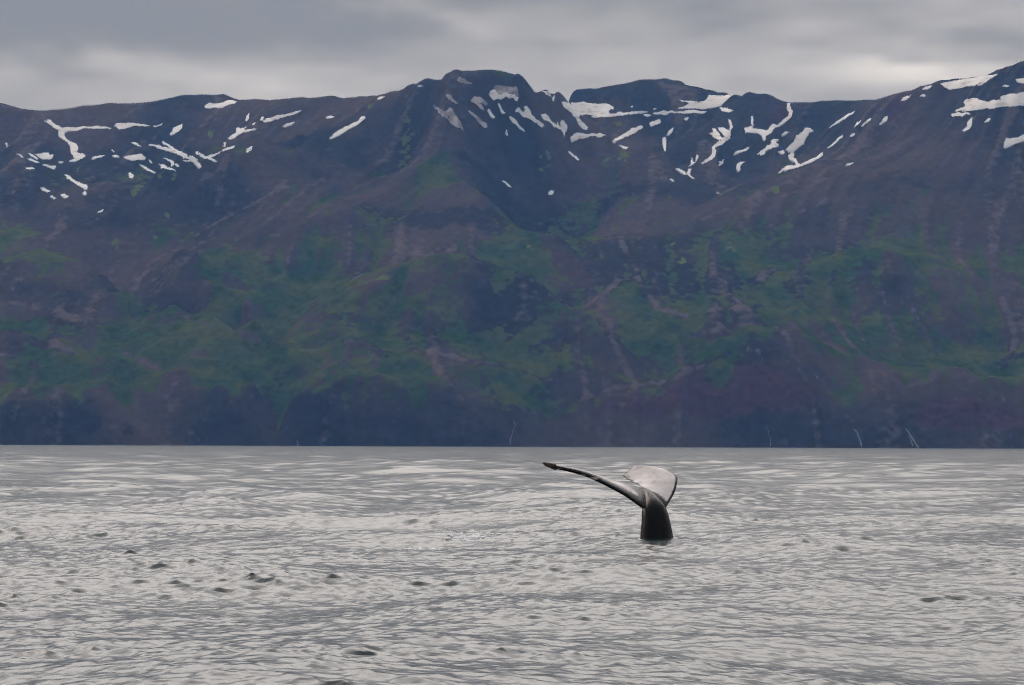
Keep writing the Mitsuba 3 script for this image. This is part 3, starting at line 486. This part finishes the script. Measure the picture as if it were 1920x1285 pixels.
# wavelets stirred up round the whale: east, north, width, depth, height, turn
WAVELETS = [
    (6.5, 66.0, 0.22, 0.2, 0.055, 0.35), (7.1, 64.6, 0.40, 0.22, 0.06, 0.4), (8.5, 69.0, 0.16, 0.2, 0.07, 0.0), (2.4, 68.0, 0.20, 0.18, 0.06, 0.3)]
FALLS = [[[4.6, 7080.0, 61.2], [9.7, 7070.0, 52.1], [3.3, 7063.0, 40.5], [0.8, 7053.0, 28.9], [-3.0, 7041.0, 14.8], [-4.2, 7033.0, 4.5]], [[825.9, 7083.0, 46.2], [832.5, 7073.0, 35.9], [836.1, 7060.0, 23.0], [839.2, 7054.0, 14.0], [839.3, 7044.0, 2.5]], [[949.3, 7072.0, 46.6], [955.8, 7063.0, 36.3], [962.1, 7053.0, 26.0], [964.6, 7043.0, 18.3], [968.2, 7032.0, 9.4], [973.4, 7024.0, 1.7]], [[954.2, 7061.0, 33.7], [958.6, 7046.0, 19.6], [960.0, 7028.0, 2.9]], [[612.7, 7074.0, 54.3], [617.0, 7064.0, 40.2], [620.6, 7047.0, 22.2], [620.4, 7030.0, 3.0]], [[-513.6, 7025.0, 12.9], [-510.7, 7021.0, 0.1]], [[748.0, 7213.0, 177.8], [751.3, 7207.0, 169.8]]]
SEA_SLOPE, SEA_PINCH, SEA_COLUMNS, SEA_NEAR, SEA_MID = 0.175, 1.2, 740, 1 / 380.0, 1 / 300.0


# ---------------------------------------------------------------- the mountains
# CTRL: surveyed points of the massif in metres (east, north, height); the sheet runs through them.
CTRL = np.array(CTRL_DATA, float).reshape(-1, 3)


def grow(start, step, ratio, stop):
    out = [start]
    while abs(out[-1]) < abs(stop):
        out.append(out[-1] + step)
        step *= ratio
    return out


def step01(a, b, x):
    t = np.clip((x - a) / (b - a), 0, 1)
    return t * t * (3 - 2 * t)


def n2(x, y, scale, octaves=4, seed=0):
    """fbm in [-1, 1] over the plan."""
    p = np.stack([np.asarray(x) / scale, np.asarray(y) / scale, np.zeros_like(np.asarray(x, float)) + 0.37], -1)
    return meshkit.fbm(p, octaves, seed) * 2 - 1


CELL = 10.0
UX = np.arange(-2400, 2401, CELL)
UY = np.arange(6860, 11901, CELL)
GX, GY = np.meshgrid(UX, UY)                                   # rows north, columns east


def build_land():
    coarse_x, coarse_y = np.arange(-2460, 2461, 20.0), np.arange(6820, 11961, 20.0)
    cx, cy = np.meshgrid(coarse_x, coarse_y)
    rbf = RBFInterpolator(CTRL[:, :2], CTRL[:, 2], kernel="linear", smoothing=2.0)
    z = rbf(np.stack([cx.ravel(), cy.ravel()], 1)).reshape(cx.shape)
    ij = np.stack([(GY - 6820) / 20.0, (GX + 2460) / 20.0])
    z = ndi.map_coordinates(z, ij, order=3, mode="nearest")
    # where nothing was surveyed: the range goes on along the shore
    prof = 105 + 190 * step01(7050, 7700, GY) + 640 * step01(7600, 9400, GY) - 330 * step01(10000, 11700, GY)
    gen = prof * (1 + 0.22 * n2(GX, GY, 1500, 4, 3)) + 60 * n2(GX, GY, 500, 4, 5)
    w = step01(1750, 2300, np.abs(GX)) * 0.9
    w = np.maximum(w, step01(10700, 11500, GY))
    z = z * (1 - w) + gen * w
    # hummocks and swales of the lower slopes
    low = step01(620, 330, z) * step01(30, 110, z)
    ridged = 1 - np.abs(n2(GX * 0.75 + 60 * n2(GX, GY, 300, 2, 9), GY * 1.3, 240, 4, 11)) * 2
    z = z + low * (17 * ridged + 12 * n2(GX, GY, 110, 3, 12))
    z = z + 7 * n2(GX, GY, 330, 3, 13)
    # gullies: noise smeared along the fall line
    zs = ndi.gaussian_filter(z, 4)
    gy, gx = np.gradient(zs, CELL)
    slope = np.hypot(gx, gy)
    ux, uy = gx / (slope + 0.03), gy / (slope + 0.03)
    rs = np.random.RandomState(5)

    def smear(src, steps, decay):
        acc, wsum = src.copy(), 1.0
        for sgn in (1, -1):
            i, j = [a.astype(float) for a in np.meshgrid(np.arange(z.shape[0]), np.arange(z.shape[1]), indexing="ij")]
            for k in range(steps):
                a = ndi.map_coordinates(ux, [i, j], order=1, mode="nearest")
                b = ndi.map_coordinates(uy, [i, j], order=1, mode="nearest")
                j, i = j + sgn * a, i + sgn * b
                wk = decay ** (k + 1)
                acc += wk * ndi.map_coordinates(src, [i, j], order=1, mode="nearest")
                wsum += wk
        acc /= wsum
        return acc / acc.std()

    fine = smear(ndi.gaussian_filter(rs.randn(*z.shape), 0.9), 26, 0.95)
    broad = smear(ndi.gaussian_filter(rs.randn(*z.shape), 2.6), 40, 0.97)
    strength = step01(0.12, 0.5, slope)
    rough = 0.55 + 0.6 * step01(-0.3, 0.4, n2(GX, GY, 600, 3, 21))
    z = z + strength * rough * (5.0 * np.clip(broad, -2.2, 1.2) + 3.4 * np.clip(fine, -2, 1.2))
    # lava benches: the old flows stand out as faint level steps
    bed = (z + 22 * n2(GX, GY, 900, 2, 31)) / 34.0
    z = z + strength * step01(150, 400, z) * step01(-0.1, 0.45, n2(GX, GY, 480, 3, 33)) * 1.0 * np.sin(2 * np.pi * bed)
    z = z + 2.2 * n2(GX, GY, 45, 4, 41) * (0.5 + strength)
    # spurs and hollows stand out more than the loose survey tells
    z = z + (0.85 * (z - ndi.gaussian_filter(z, 28)) + 0.25 * (z - ndi.gaussian_filter(z, 9))) * (1 - w)
    # but the crest line runs where it was measured
    top = CTRL[:CREST]
    num, den = np.zeros_like(z), np.full_like(z, 0.1)
    for wx, wy in ((120.0, 420.0), (90.0, 340.0), (80.0, 260.0), (70.0, 200.0), (60.0, 160.0), (55.0, 140.0)):
        num[:], den[:] = 0, 0.1
        off = top[:, 2] - ndi.map_coordinates(z, [(top[:, 1] - UY[0]) / CELL, (top[:, 0] - UX[0]) / CELL], order=1)
        for (x, y, _h), o in zip(top, off):
            i, j = int((y - UY[0]) / CELL), int((x - UX[0]) / CELL)
            s = np.s_[max(0, i - 90):i + 91, max(0, j - 18):j + 19]
            g = np.exp(-((GX[s] - x) / wx) ** 2 - ((GY[s] - y) / wy) ** 2)
            num[s] += g * o
            den[s] += g
        z = z + num / den
    return z, fine, broad, slope


LAND, FINE, BROAD, SLOPE = build_land()


def pick(field, x, y, order=1):
    return ndi.map_coordinates(field, [(np.asarray(y) - UY[0]) / CELL, (np.asarray(x) - UX[0]) / CELL], order=order, mode="nearest")


def shore(x):
    x = np.asarray(x, float)
    zero = np.zeros_like(x)
    return 7010 + 34 * n2(x, zero, 420, 3, 51) + 15 * n2(x, zero + 9, 90, 3, 52) + 7 * (1 - 2 * np.abs(n2(x, zero, 38, 2, 53)))


def height(x, y):
    """The mountains' surface: the land, cut by a sea cliff along the shore."""
    x, y = np.asarray(x, float), np.asarray(y, float)
    z = pick(LAND, x, y)
    d = y - shore(x)
    zz = np.zeros_like(x)
    ledge = 6 * n2(x, d * 0.6, 45, 3, 55)
    buttress = 15 * (1 - 2 * np.abs(n2(x, zz + z * 0.15, 46, 3, 54)))
    face = step01(-6, 44 + 0.35 * z, d + buttress * step01(0, 20, d) + 0.6 * ledge)
    return -12 + (z + 12) * face + (2.5 * n2(x, y, 16, 3, 57)) * face * step01(140, 40, d)


# ---------------------------------------------------------------- mountain sheet, snow, falls
east = [-2000 + 7.0 * i for i in range(572)]                    # to 1997
more = grow(1997 + 9, 12, 1.09, 8200)
xs = np.array([-1 * v for v in grow(2009, 12, 1.09, 8200)][::-1] + east + more)
xs = np.unique(np.round(xs, 3))
ys = np.concatenate([np.arange(6940, 7120, 4.5), np.arange(7120, 9000, 7.5), np.arange(9000, 10450, 9.0), np.array(grow(10450, 14, 1.08, 13000))])
mx, my = np.meshgrid(xs, ys)
mz = height(mx, my)
fine_v, broad_v, slope_v = pick(FINE, mx, my), pick(BROAD, mx, my), pick(SLOPE, mx, my)
local = slope_v - pick(ndi.gaussian_filter(SLOPE, 16), mx, my)  # benches keep soil and grass, steeper faces shed it
plant = np.full(mx.shape, 0.40) - 0.22 * step(430, 820, mz + 160 * n2(mx, my, 700, 3, 83))
for (bx, by, rx, ry, w) in GREEN:
    plant += 0.42 * w * np.exp(-((mx - bx) / rx) ** 2 - ((my - by) / ry) ** 2)
plant += 0.22 * n2(mx, my, 230, 4, 81) + 0.13 * np.clip(-fine_v, -2, 2) + 0.08 * np.clip(-broad_v, -2, 2) - 2.0 * np.clip(local, -0.2, 0.25) - 0.5 * step(900, 1020, mz)
cliff_v = step(60, 25, my - shore(mx))
plant -= 0.30 * cliff_v
tone = 0.40 + 0.16 * np.clip(fine_v, -2, 2) + 0.08 * np.clip(broad_v, -2, 2) + 0.25 * n2(mx, my, 380, 3, 82)
# bare gravel: stream beds, scree chutes and pale crest lines
for w, *flat in TRAILS:
    q = np.array(flat, float).reshape(-1, 2)
    u = np.concatenate([[0], np.cumsum(np.hypot(*np.diff(q, axis=0).T))])
    uu = np.arange(0, u[-1] + 1, 6.0)
    line = np.column_stack([np.interp(uu, u, q[:, 0]), np.interp(uu, u, q[:, 1])])
    box = (mx > line[:, 0].min() - 60) & (mx < line[:, 0].max() + 60) & (my > line[:, 1].min() - 60) & (my < line[:, 1].max() + 60)
    bx, by = mx[box], my[box]
    dist = cKDTree(line).query(np.column_stack([bx, by]))[0] + 12 * n2(bx, by, 30, 3, 84)
    bare = step(1.15 * w, 0.2 * w, dist)
    tone[box] += 0.34 * bare
    plant[box] -= 0.6 * bare
nr, nc = mx.shape
idx = np.arange(nr * nc).reshape(nr, nc)
quads = np.stack([idx[:-1, :-1], idx[:-1, 1:], idx[1:, 1:], idx[1:, :-1]], -1).reshape(-1, 4)
verts = np.stack([mx, my, mz], -1).reshape(-1, 3)
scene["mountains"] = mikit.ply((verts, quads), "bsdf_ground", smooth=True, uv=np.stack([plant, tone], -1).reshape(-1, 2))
labels["mountains"] = {"kind": "structure", "label": "dark fjord mountains with sea cliffs and green lower slopes across the bay", "category": "mountains"}

SOFT = ndi.gaussian_filter(LAND, 2.0)
FIELD = None


def surface(x, y):
    """The sheet's own height (bilinear between its corners)."""
    i, j = np.interp(y, ys, np.arange(len(ys))), np.interp(x, xs, np.arange(len(xs)))
    return ndi.map_coordinates(mz, [i, j], order=1, mode="nearest")


def draped(flat, thick):
    """A snow field lying on the slope: closed slab, thick in the middle, its rim sunk into the ground."""
    poly = Polygon(np.array(flat, float).reshape(-1, 2)).buffer(0)
    if poly.geom_type != "Polygon":
        poly = max(poly.geoms, key=lambda g: g.area)
    poly = poly.segmentize(6.0)
    ring = np.array(poly.exterior.coords)[:-1]
    rag = np.stack([n2(ring[:, 0], ring[:, 1], 11, 2, 91), n2(ring[:, 0], ring[:, 1], 11, 2, 92)], -1) * 4.5
    poly2 = Polygon(ring + rag).buffer(0)
    poly = poly2 if poly2.geom_type == "Polygon" and poly2.area > 0.6 * poly.area else poly
    poly = poly.segmentize(8.0)
    ring = np.array(poly.exterior.coords)[:-1]
    x0, y0, x1, y1 = poly.bounds
    gx_, gy_ = np.meshgrid(np.arange(x0, x1, 8.0), np.arange(y0, y1, 11.0))
    inner = np.column_stack([gx_.ravel(), gy_.ravel()])
    inner = inner[contains_xy(poly.buffer(-3.5), inner[:, 0], inner[:, 1])]
    v = np.vstack([ring, inner])
    f = Delaunay(v).simplices
    mid = v[f].mean(1)
    f = f[contains_xy(poly, mid[:, 0], mid[:, 1])]
    v = np.column_stack([v, np.zeros(len(v))])
    m = trimesh.Trimesh(v, f, process=False)
    m.remove_unreferenced_vertices()
    v, f = np.array(m.vertices), np.array(m.faces)
    f = np.where((np.cross(v[f[:, 1]] - v[f[:, 0]], v[f[:, 2]] - v[f[:, 0]])[:, 2] < 0)[:, None], f[:, ::-1], f)
    e = np.sort(f[:, [0, 1, 1, 2, 2, 0]].reshape(-1, 2), axis=1)
    ue, cnt = np.unique(e, axis=0, return_counts=True)
    rim = np.unique(ue[cnt == 1])
    dist = cKDTree(v[rim, :2]).query(v[:, :2])[0]
    g = surface(v[:, 0], v[:, 1])
    lift = 1.3 + thick * step(0, 25, dist)
    top = np.column_stack([v[:, :2], np.maximum(g, g * 0.4 + 0.6 * pick(SOFT, v[:, 0], v[:, 1])) + lift])
    low = np.column_stack([v[:, :2], g - 2.5])
    be = []
    edges = f[:, [0, 1, 1, 2, 2, 0]].reshape(-1, 2)
    seen = {}
    for a, b in edges:
        seen[(a, b)] = 1
    for (a, b) in seen:
        if (b, a) not in seen:
            be += [[a, a + len(v), b + len(v)], [a, b + len(v), b]]
    return np.vstack([top, low]), np.vstack([f, f[:, ::-1] + len(v), np.array(be)])


for k, (dirty, flat) in enumerate(SNOW):
    key = "mountains__snow_patch" + (f"_{k:03d}" if k else "")
    v, f = draped(flat, 2.0)
    scene[key] = mikit.ply((v, f), "bsdf_old_snow" if dirty else "bsdf_snow", smooth=40)


def waterfall(key, pts, width, seed, label):
    """White water running down the rock: a ragged, rounded strand of varying width."""
    pts = np.array(pts, float)
    s = np.concatenate([[0], np.cumsum(np.linalg.norm(np.diff(pts, axis=0), axis=1))])
    u = np.linspace(0, s[-1], max(8, int(s[-1] / 2.0)))
    c = np.stack([np.interp(u, s, pts[:, k]) for k in range(3)], 1)
    c[:, 0] += 1.2 * n2(u, u * 0 + seed, 7, 3, 95)
    w = width * (0.65 + 0.7 * (n2(u, u * 0 + seed, 5, 3, 96) * 0.5 + 0.5)) * (0.7 + 0.5 * u / u[-1])
    rows = []
    for a in np.linspace(math.pi, 0, 7):
        x = c[:, 0] + w * 0.5 * math.cos(a)
        rows.append(np.stack([x, c[:, 1] - 0.9 - 1.3 * math.sin(a), c[:, 2] + 0.4 * math.sin(a)], 1))
    for a in (0.5, -0.5):
        rows.append(np.stack([c[:, 0] + w * a, c[:, 1] + 6.0, c[:, 2] - 1.0], 1))
    g = np.stack(rows, 1)
    n, m = g.shape[:2]
    i = np.arange(n * m).reshape(n, m)
    q = np.stack([i[:-1], np.roll(i, -1, 1)[:-1], np.roll(i, -1, 1)[1:], i[1:]], -1).reshape(-1, 4)
    caps = [[0, a + 1, a] for a in range(1, m - 1)] + [[(n - 1) * m, (n - 1) * m + a, (n - 1) * m + a + 1] for a in range(1, m - 1)]
    f = np.vstack([q[:, [0, 1, 2]], q[:, [0, 2, 3]], np.array(caps)])
    scene[key] = mikit.ply((g.reshape(-1, 3), f), "bsdf_falls", smooth=50)
    labels[key] = {"label": label, "category": "waterfall", "group": "waterfalls on the sea cliffs"}


FALL_TEXT = [
    ("waterfall", 1.0, "thin broken waterfall on the dark shore cliff, above and left of the left fluke tip"),
    ("waterfall_001", 2.3, "single white slanting waterfall on the cliff, left of the forked pair"),
    ("waterfall_002", 2.3, "long white right strand of the forked waterfall pair on the right cliff"),
    ("waterfall_003", 1.0, "faint left strand of the forked waterfall pair on the right cliff"),
    ("waterfall_004", 0.7, "very faint thin waterfall streak on the cliff right above the whale tail"),
    ("waterfall_005", 1.1, "tiny short waterfall at the foot of the left cliff, at the waterline"),
    ("waterfall_006", 1.6, "tiny white water streak high on the red bluff, above the right cliff"),
]
for (key, width, text), pts in zip(FALL_TEXT, FALLS):
    waterfall(key, pts, width, len(key), text)

# ---------------------------------------------------------------- the sea
rw = np.random.RandomState(11)
NW = 124
wl = 0.11 * (45.0 / 0.11) ** ((np.arange(NW) + rw.rand(NW)) / NW)
wk = 2 * np.pi / wl
wdir = -math.pi / 2 + math.radians(12) + rw.randn(NW) * math.radians(60) * (0.8 + 0.6 * (wl < 0.7))
wphase = rw.rand(NW) * 2 * np.pi
weight = np.exp(-((np.log(wl) - np.log(0.40)) / 1.1) ** 2) + 0.36 * step(1.2, 4, wl) * step(45, 15, wl)
wa = weight / wk
wa *= SEA_SLOPE / math.sqrt(np.sum((wa * wk) ** 2) / 2)


def sea_points(x, y, spacing):
    """Rest positions (x, y) -> the moving surface: crests pinched by sideways motion; waves too short for the spacing are left out."""
    g = 0.7 * n2(x, y, 1.5, 2, 103) + 0.55 * n2(x, y, 6.0, 2, 101) + 0.25 * n2(x, y, 25.0, 2, 102)
    gust = 0.50 + 1.5 * step(-0.35, 0.8, g)
    ox, oy, oz = np.zeros_like(x), np.zeros_like(x), np.zeros_like(x)
    for lam, k, th, ph, a in zip(wl, wk, wdir, wphase, wa):
        keep = step(1.1, 2.4, lam / spacing)
        use = np.nonzero(keep > 0)
        if not len(use[0]):
            continue
        c, s = math.cos(th), math.sin(th)
        arg = k * (c * x[use] + s * y[use]) + ph
        am = a * keep[use] * (gust[use] if lam < 3 else 1.0)
        oz[use] += am * np.cos(arg)
        sn = am * np.sin(arg) * SEA_PINCH
        ox[use] -= c * sn
        oy[use] -= s * sn
    return x + ox, y + oy, oz - TIDE


TIDE = 0.0
wx_, wy_ = np.meshgrid(np.linspace(2.6, 3.8, 25), np.linspace(50.0, 64.2, 120))
crest_ = sea_points(wx_, wy_, np.full(wx_.shape, 0.13))
# the tide stands so that the crests before the whale just reach its waterline
TIDE = float(np.percentile((crest_[2] - 2.0 * (1 - crest_[1] / 64.4)).max(0), 60))


half = 0.205
fine_a = np.linspace(-half, half, SEA_COLUMNS)
side, stepa = [half], half * 2 / SEA_COLUMNS
while side[-1] < math.pi:
    stepa *= 1.18
    side.append(side[-1] + min(stepa, 0.12))
side = np.array(side[1:])
side = side[side < math.pi - 0.02]
ang = np.concatenate([-side[::-1], fine_a, side])
rad = [0.6]
while rad[-1] < 14000:
    r = rad[-1]
    rad.append(r * (1 + (0.10 if r < 16 else 0.02 if r < 21 else SEA_NEAR if r < 95 else SEA_MID if r < 400 else 0.01 if r < 6500 else 0.06)))
rad = np.array(rad)
sr, sa = np.meshgrid(rad, ang, indexing="ij")
dr_ = np.gradient(rad)[:, None] * np.ones_like(sa)
da_ = np.gradient(ang)[None, :] * sr
px_, py_ = sr * np.sin(sa), sr * np.cos(sa)
# at grazing view the rows lie across the sight lines: the finer of the two spacings resolves most of the short waves
space_ = np.maximum(dr_ * 0.75, da_)
wxx, wyy, wzz = sea_points(px_, py_, space_)

# short steep wavelets: a front leaning one way, a gentle back
for (cx_, cy_, sx, sy, hh, tilt) in WAVELETS:
    r, t = math.hypot(cx_, cy_), math.atan2(cx_, cy_)
    i0, i1 = np.searchsorted(rad, [r - 3.2 * (sx * 0.5 + sy), r + 3.2 * (sx * 0.5 + sy)])
    j0, j1 = np.searchsorted(ang, [t - 3 * sx / r, t + 3 * sx / r])
    w = np.s_[max(i0 - 1, 0):i1 + 1, max(j0 - 1, 0):j1 + 1]
    sy = max(sy, 0.9 * float(dr_[min(i0, len(rad) - 1), 0]))
    u = (px_[w] - cx_) * math.cos(tilt) + (py_[w] - cy_) * math.sin(tilt)
    v = -(px_[w] - cx_) * math.sin(tilt) + (py_[w] - cy_) * math.cos(tilt)
    v = v + 0.5 * u * u / max(sx, 0.05) * 0.4
    g = hh * (1 + 0.9 * n2(px_[w], py_[w], 0.09 + 0.25 * sy, 2, 105)) * np.exp(-(u / sx) ** 2 - np.where(v < 0, (v / (0.6 * sy)) ** 2, (v / (1.7 * sy)) ** 2))
    wzz[w] += g
    wyy[w] -= 0.6 * g
nr, nc = wxx.shape
idx = np.arange(nr * nc).reshape(nr, nc)
quads = np.stack([idx[:-1], np.roll(idx, -1, 1)[:-1], np.roll(idx, -1, 1)[1:], idx[1:]], -1).reshape(-1, 4)
verts = np.stack([wxx, wyy, wzz], -1).reshape(-1, 3)
tris = np.vstack([quads[:, [0, 1, 2]], quads[:, [0, 2, 3]], np.stack([np.roll(idx[0], -1), idx[0], np.full(nc, len(verts))], 1)])
verts = np.vstack([verts, [[0, 0, 0]]])
scene["sea"] = mikit.ply((verts, tris), "bsdf_sea", smooth=False)
labels["sea"] = {"kind": "structure", "label": "choppy silver grey sea in front of the mountains", "category": "sea"}

# ---------------------------------------------------------------- the whale's tail
WHALE = np.array([(1232 - 960) / 5500.0 * 64.4, 64.4, 0.0])
LEAD_L = [(0.0, .10, .52), (-.26, .02, .62), (-.47, .0, .77), (-.73, .02, .95), (-1.08, .06, 1.14), (-1.43, .12, 1.31), (-1.79, .20, 1.43), (-2.14, .32, 1.51), (-2.47, .50, 1.60)]
TRAIL_L = [(-.22, .78, 1.05), (-.30, .88, 1.08), (-.46, .92, 1.12), (-.73, .88, 1.20), (-1.08, .80, 1.31), (-1.43, .72, 1.42), (-1.79, .64, 1.50), (-2.14, .60, 1.545), (-2.48, .58, 1.605)]
LEAD_R = [(.0, .10, .50), (.18, .14, .60), (.29, .40, .76), (.42, .70, .95), (.505, 1.0, 1.17), (.515, 1.3, 1.33), (.36, 1.6, 1.445), (.15, 1.85, 1.51), (-.12, 2.05, 1.545), (-.38, 2.17, 1.555)]
TRAIL_R = [(-.22, .78, 1.05), (-.26, .92, 1.08), (-.31, 1.07, 1.11), (-.38, 1.25, 1.14), (-.48, 1.5, 1.18), (-.60, 1.75, 1.23), (-.68, 1.95, 1.28), (-.63, 2.07, 1.36), (-.53, 2.14, 1.46), (-.40, 2.18, 1.545)]
SPINE = [((.14, -.30, -2.2), .62, .80), ((.09, -.16, -1.2), .52, .66), ((.03, -.05, -.45), .42, .52), ((.0, .0, 0.0), .365, .44), ((-.022, .03, .36), .312, .36), ((-.055, .10, .58), .272, .28), ((-.09, .27, .74), .19, .20), ((-.15, .52, .89), .12, .13), ((-.24, .80, 1.02), .05, .06)]


def loft(rings):
    rings = np.array(rings)
    n, m = rings.shape[:2]
    i = np.arange(n * m).reshape(n, m)
    q = np.stack([i[:-1], np.roll(i, -1, 1)[:-1], np.roll(i, -1, 1)[1:], i[1:]], -1).reshape(-1, 4)
    v = np.vstack([rings.reshape(-1, 3), rings[0].mean(0), rings[-1].mean(0)])
    a, b = n * m, n * m + 1
    caps = [[a, i[0, (k + 1) % m], i[0, k]] for k in range(m)] + [[b, i[-1, k], i[-1, (k + 1) % m]] for k in range(m)]
    t = trimesh.Trimesh(v, np.vstack([q[:, [0, 1, 2]], q[:, [0, 2, 3]], caps]), process=False)
    if t.volume < 0:
        t.invert()
    return t


def solid(t):
    return manifold3d.Manifold(manifold3d.Mesh(np.asarray(t.vertices, np.float32), np.asarray(t.faces, np.uint32)))


def fluke(lead, trail, seed, ragged):
    n = len(lead)
    t = np.linspace(0, n - 1, 64)
    ls, ts = CubicSpline(np.arange(n), lead), CubicSpline(np.arange(n), trail)
    L, Q = ls(t), ts(t)
    Q = Q + (Q - L) / np.linalg.norm(Q - L, axis=1, keepdims=True) * (ragged * (n2(t * 0.13, t * 0 + seed, 0.09, 3, seed) - 0.2) * step(1.2, 2.5, t) * step(n - 1, n - 1.6, t))[:, None]
    chord = Q - L
    N = np.cross(ls(t, 1) + ts(t, 1), chord)
    N /= np.linalg.norm(N, axis=1, keepdims=True)
    N *= np.sign(N[:, 2:3].mean())
    thick = np.interp(t / (n - 1), [0, .25, .6, .93, 1], [.27, .25, .23, .16, .05])
    s = (1 - np.cos(np.linspace(0, np.pi, 15))) / 2
    prof = 5 * (0.2969 * np.sqrt(s) - 0.126 * s - 0.3516 * s ** 2 + 0.2843 * s ** 3 - 0.1015 * s ** 4)
    prof = np.maximum(prof, 0.05 * (s > 0.5))
    rings, data = [], []
    for k in range(len(t)):
        up = L[k] + np.outer(s, chord[k]) + np.outer(prof * thick[k] * 0.5, N[k])
        dn = L[k] + np.outer(s, chord[k]) - np.outer(prof * thick[k] * 0.5, N[k])
        rings.append(np.vstack([up, dn[-1:0:-1]]))
        data += [(*p, a, t[k] / (n - 1), 1.0) for p, a in zip(up[2:], s[2:])] + [(*p, a, t[k] / (n - 1), 0.0) for p, a in zip(dn, s)] + [(*up[0], 0, t[k] / (n - 1), 0), (*up[1], s[1], t[k] / (n - 1), 0)]
    return loft(rings), np.array(data)


left, info_l = fluke(LEAD_L, TRAIL_L, 7, 0.06)
right, info_r = fluke(LEAD_R, TRAIL_R, 8, 0.15)
sp_t = np.linspace(0, len(SPINE) - 1, 60)
cen = CubicSpline(np.arange(len(SPINE)), [s[0] for s in SPINE])(sp_t)
rx = np.interp(sp_t, np.arange(len(SPINE)), [s[1] for s in SPINE])
ry = np.interp(sp_t, np.arange(len(SPINE)), [s[2] for s in SPINE])
tang = np.gradient(cen, axis=0)
tang /= np.linalg.norm(tang, axis=1, keepdims=True)
rings = []
for c, tt, a, b in zip(cen, tang, rx, ry):
    ux = np.array([1.0, 0, 0]) - tt * tt[0]
    ux /= np.linalg.norm(ux)
    uy = np.cross(tt, ux)
    th = np.linspace(0, 2 * np.pi, 40, endpoint=False)
    # a tail stock is keeled above and below
    keel = np.abs(np.sin(th)) ** 1.0
    rings.append(c + np.outer(np.cos(th) * a, ux) + np.outer(np.sign(np.sin(th)) * keel * b, uy))
stock = loft(rings)
body = solid(left) + solid(right) + solid(stock)
body = body.refine_to_length(0.03)
mm = body.to_mesh()
whale = trimesh.Trimesh(mm.vert_properties[:, :3], mm.tri_verts, process=True)
whale = trimesh.smoothing.filter_taubin(whale, lamb=0.5, nu=0.52, iterations=70)
info = np.vstack([np.column_stack([info_l, np.zeros(len(info_l))]), np.column_stack([info_r, np.ones(len(info_r))])])
near, which = cKDTree(info[:, :3]).query(whale.vertices, k=4)
w_ = 1 / (near + 1e-3)
w_ /= w_.sum(1, keepdims=True)
att = (info[which, 3:] * w_[..., None]).sum(1)                 # chord, span, upper face, right side
chord_s, span_s, upper, is_right = att.T
vx = np.array(whale.vertices)
streak = n2(vx[:, 0] * 1.0 + vx[:, 2] * 1.6, vx[:, 1] * 0.25, 0.16, 3, 111)
pale = upper * np.where(is_right > 0.5, step(0.005, 0.05, chord_s), step(0.16, 0.34, chord_s)) * step(1.02, 0.95, chord_s)
root = np.where(is_right > 0.5, step(0.10, 0.30, span_s + 0.05 * streak), step(0.13, 0.30, span_s + 0.12 * streak))
pale = pale * root * np.where(is_right > 0.5, 0.86, 0.60 + 0.22 * streak) * step(0.9, 0.35, near[:, 0])
scar = np.zeros(len(vx))
for (sx, sy, sz, r, e) in [(-1.43, .1, 1.28, .05, 3.5), (-1.50, .1, 1.25, .03, 3), (-.50, -.02, .76, .025, 1), (-.43, -.03, .70, .02, 1), (-1.62, .15, 1.35, .03, 3)]:
    scar = np.maximum(scar, np.exp(-(((vx[:, 0] - sx) / (r * e)) ** 2 + ((vx[:, 1] - sy) / 0.12) ** 2 + ((vx[:, 2] - sz) / r) ** 2)))
whale.apply_translation(WHALE)
scene["humpback_whale"] = mikit.ply(whale, "bsdf_hide", smooth=True, uv=np.stack([pale, scar], -1))
labels["humpback_whale"] = {"label": "black humpback whale raising its pale faced tail fluke out of the sea", "category": "whale"}

rb = np.random.RandomState(3)
tip = vx[(vx[:, 0] < -2.20) & (chord_s < 0.75)]
lumps = []
for k in range(70):
    p = tip[rb.randint(len(tip))] if k < 62 else vx[(vx[:, 0] > -2.2) & (vx[:, 0] < -2.0) & (chord_s < 0.2)][rb.randint(5)]
    r = 0.013 + 0.020 * rb.rand()
    b_ = trimesh.creation.icosphere(subdivisions=1, radius=r)
    b_.apply_scale([1, 1, 0.8 + 0.5 * rb.rand()])
    b_.apply_translation(p + (rb.rand(3) - 0.5) * 0.03)
    lumps.append(b_)
crust = trimesh.util.concatenate(lumps)
crust.apply_translation(WHALE)
scene["humpback_whale__barnacles"] = mikit.ply(crust, "bsdf_barnacle", smooth=False)
labels["humpback_whale__barnacles"] = {"kind": "stuff", "label": "brown barnacle crust on the far left fluke tip"}

# ---------------------------------------------------------------- foam left by the dive
rf = np.random.RandomState(9)
bits = []
for (fx, fy, sx, sy, count) in [(-2.3, 66.6, 0.42, 0.9, 80), (-1.15, 69.2, 0.62, 0.8, 110), (4.5, 64.2, 0.5, 0.5, 14)]:
    x, y = fx + rf.randn(count) * sx * 0.5, fy + rf.randn(count) * sy * 0.5
    X, Y, Z = sea_points(x, y, np.full(count, fy * 0.002))
    for a, b, c in zip(X, Y, Z):
        s_ = trimesh.creation.icosphere(subdivisions=1, radius=1.0)
        r = 0.008 + 0.022 * rf.rand() ** 2
        s_.apply_scale([r * (1.2 + 2 * rf.rand()), r * 2.5, r * 1.1])
        s_.apply_translation([a, b, c + 0.002])
        s_.vertices[:, 2] = np.where(s_.vertices[:, 2] < c, c - 0.15, s_.vertices[:, 2])   # the underside stays in the water
        bits.append(s_)
scene["foam"] = mikit.ply(trimesh.util.concatenate(bits), "bsdf_foam", smooth=False)
labels["foam"] = {"kind": "stuff", "label": "thin white foam flecks on the water left of the whale", "category": "foam"}
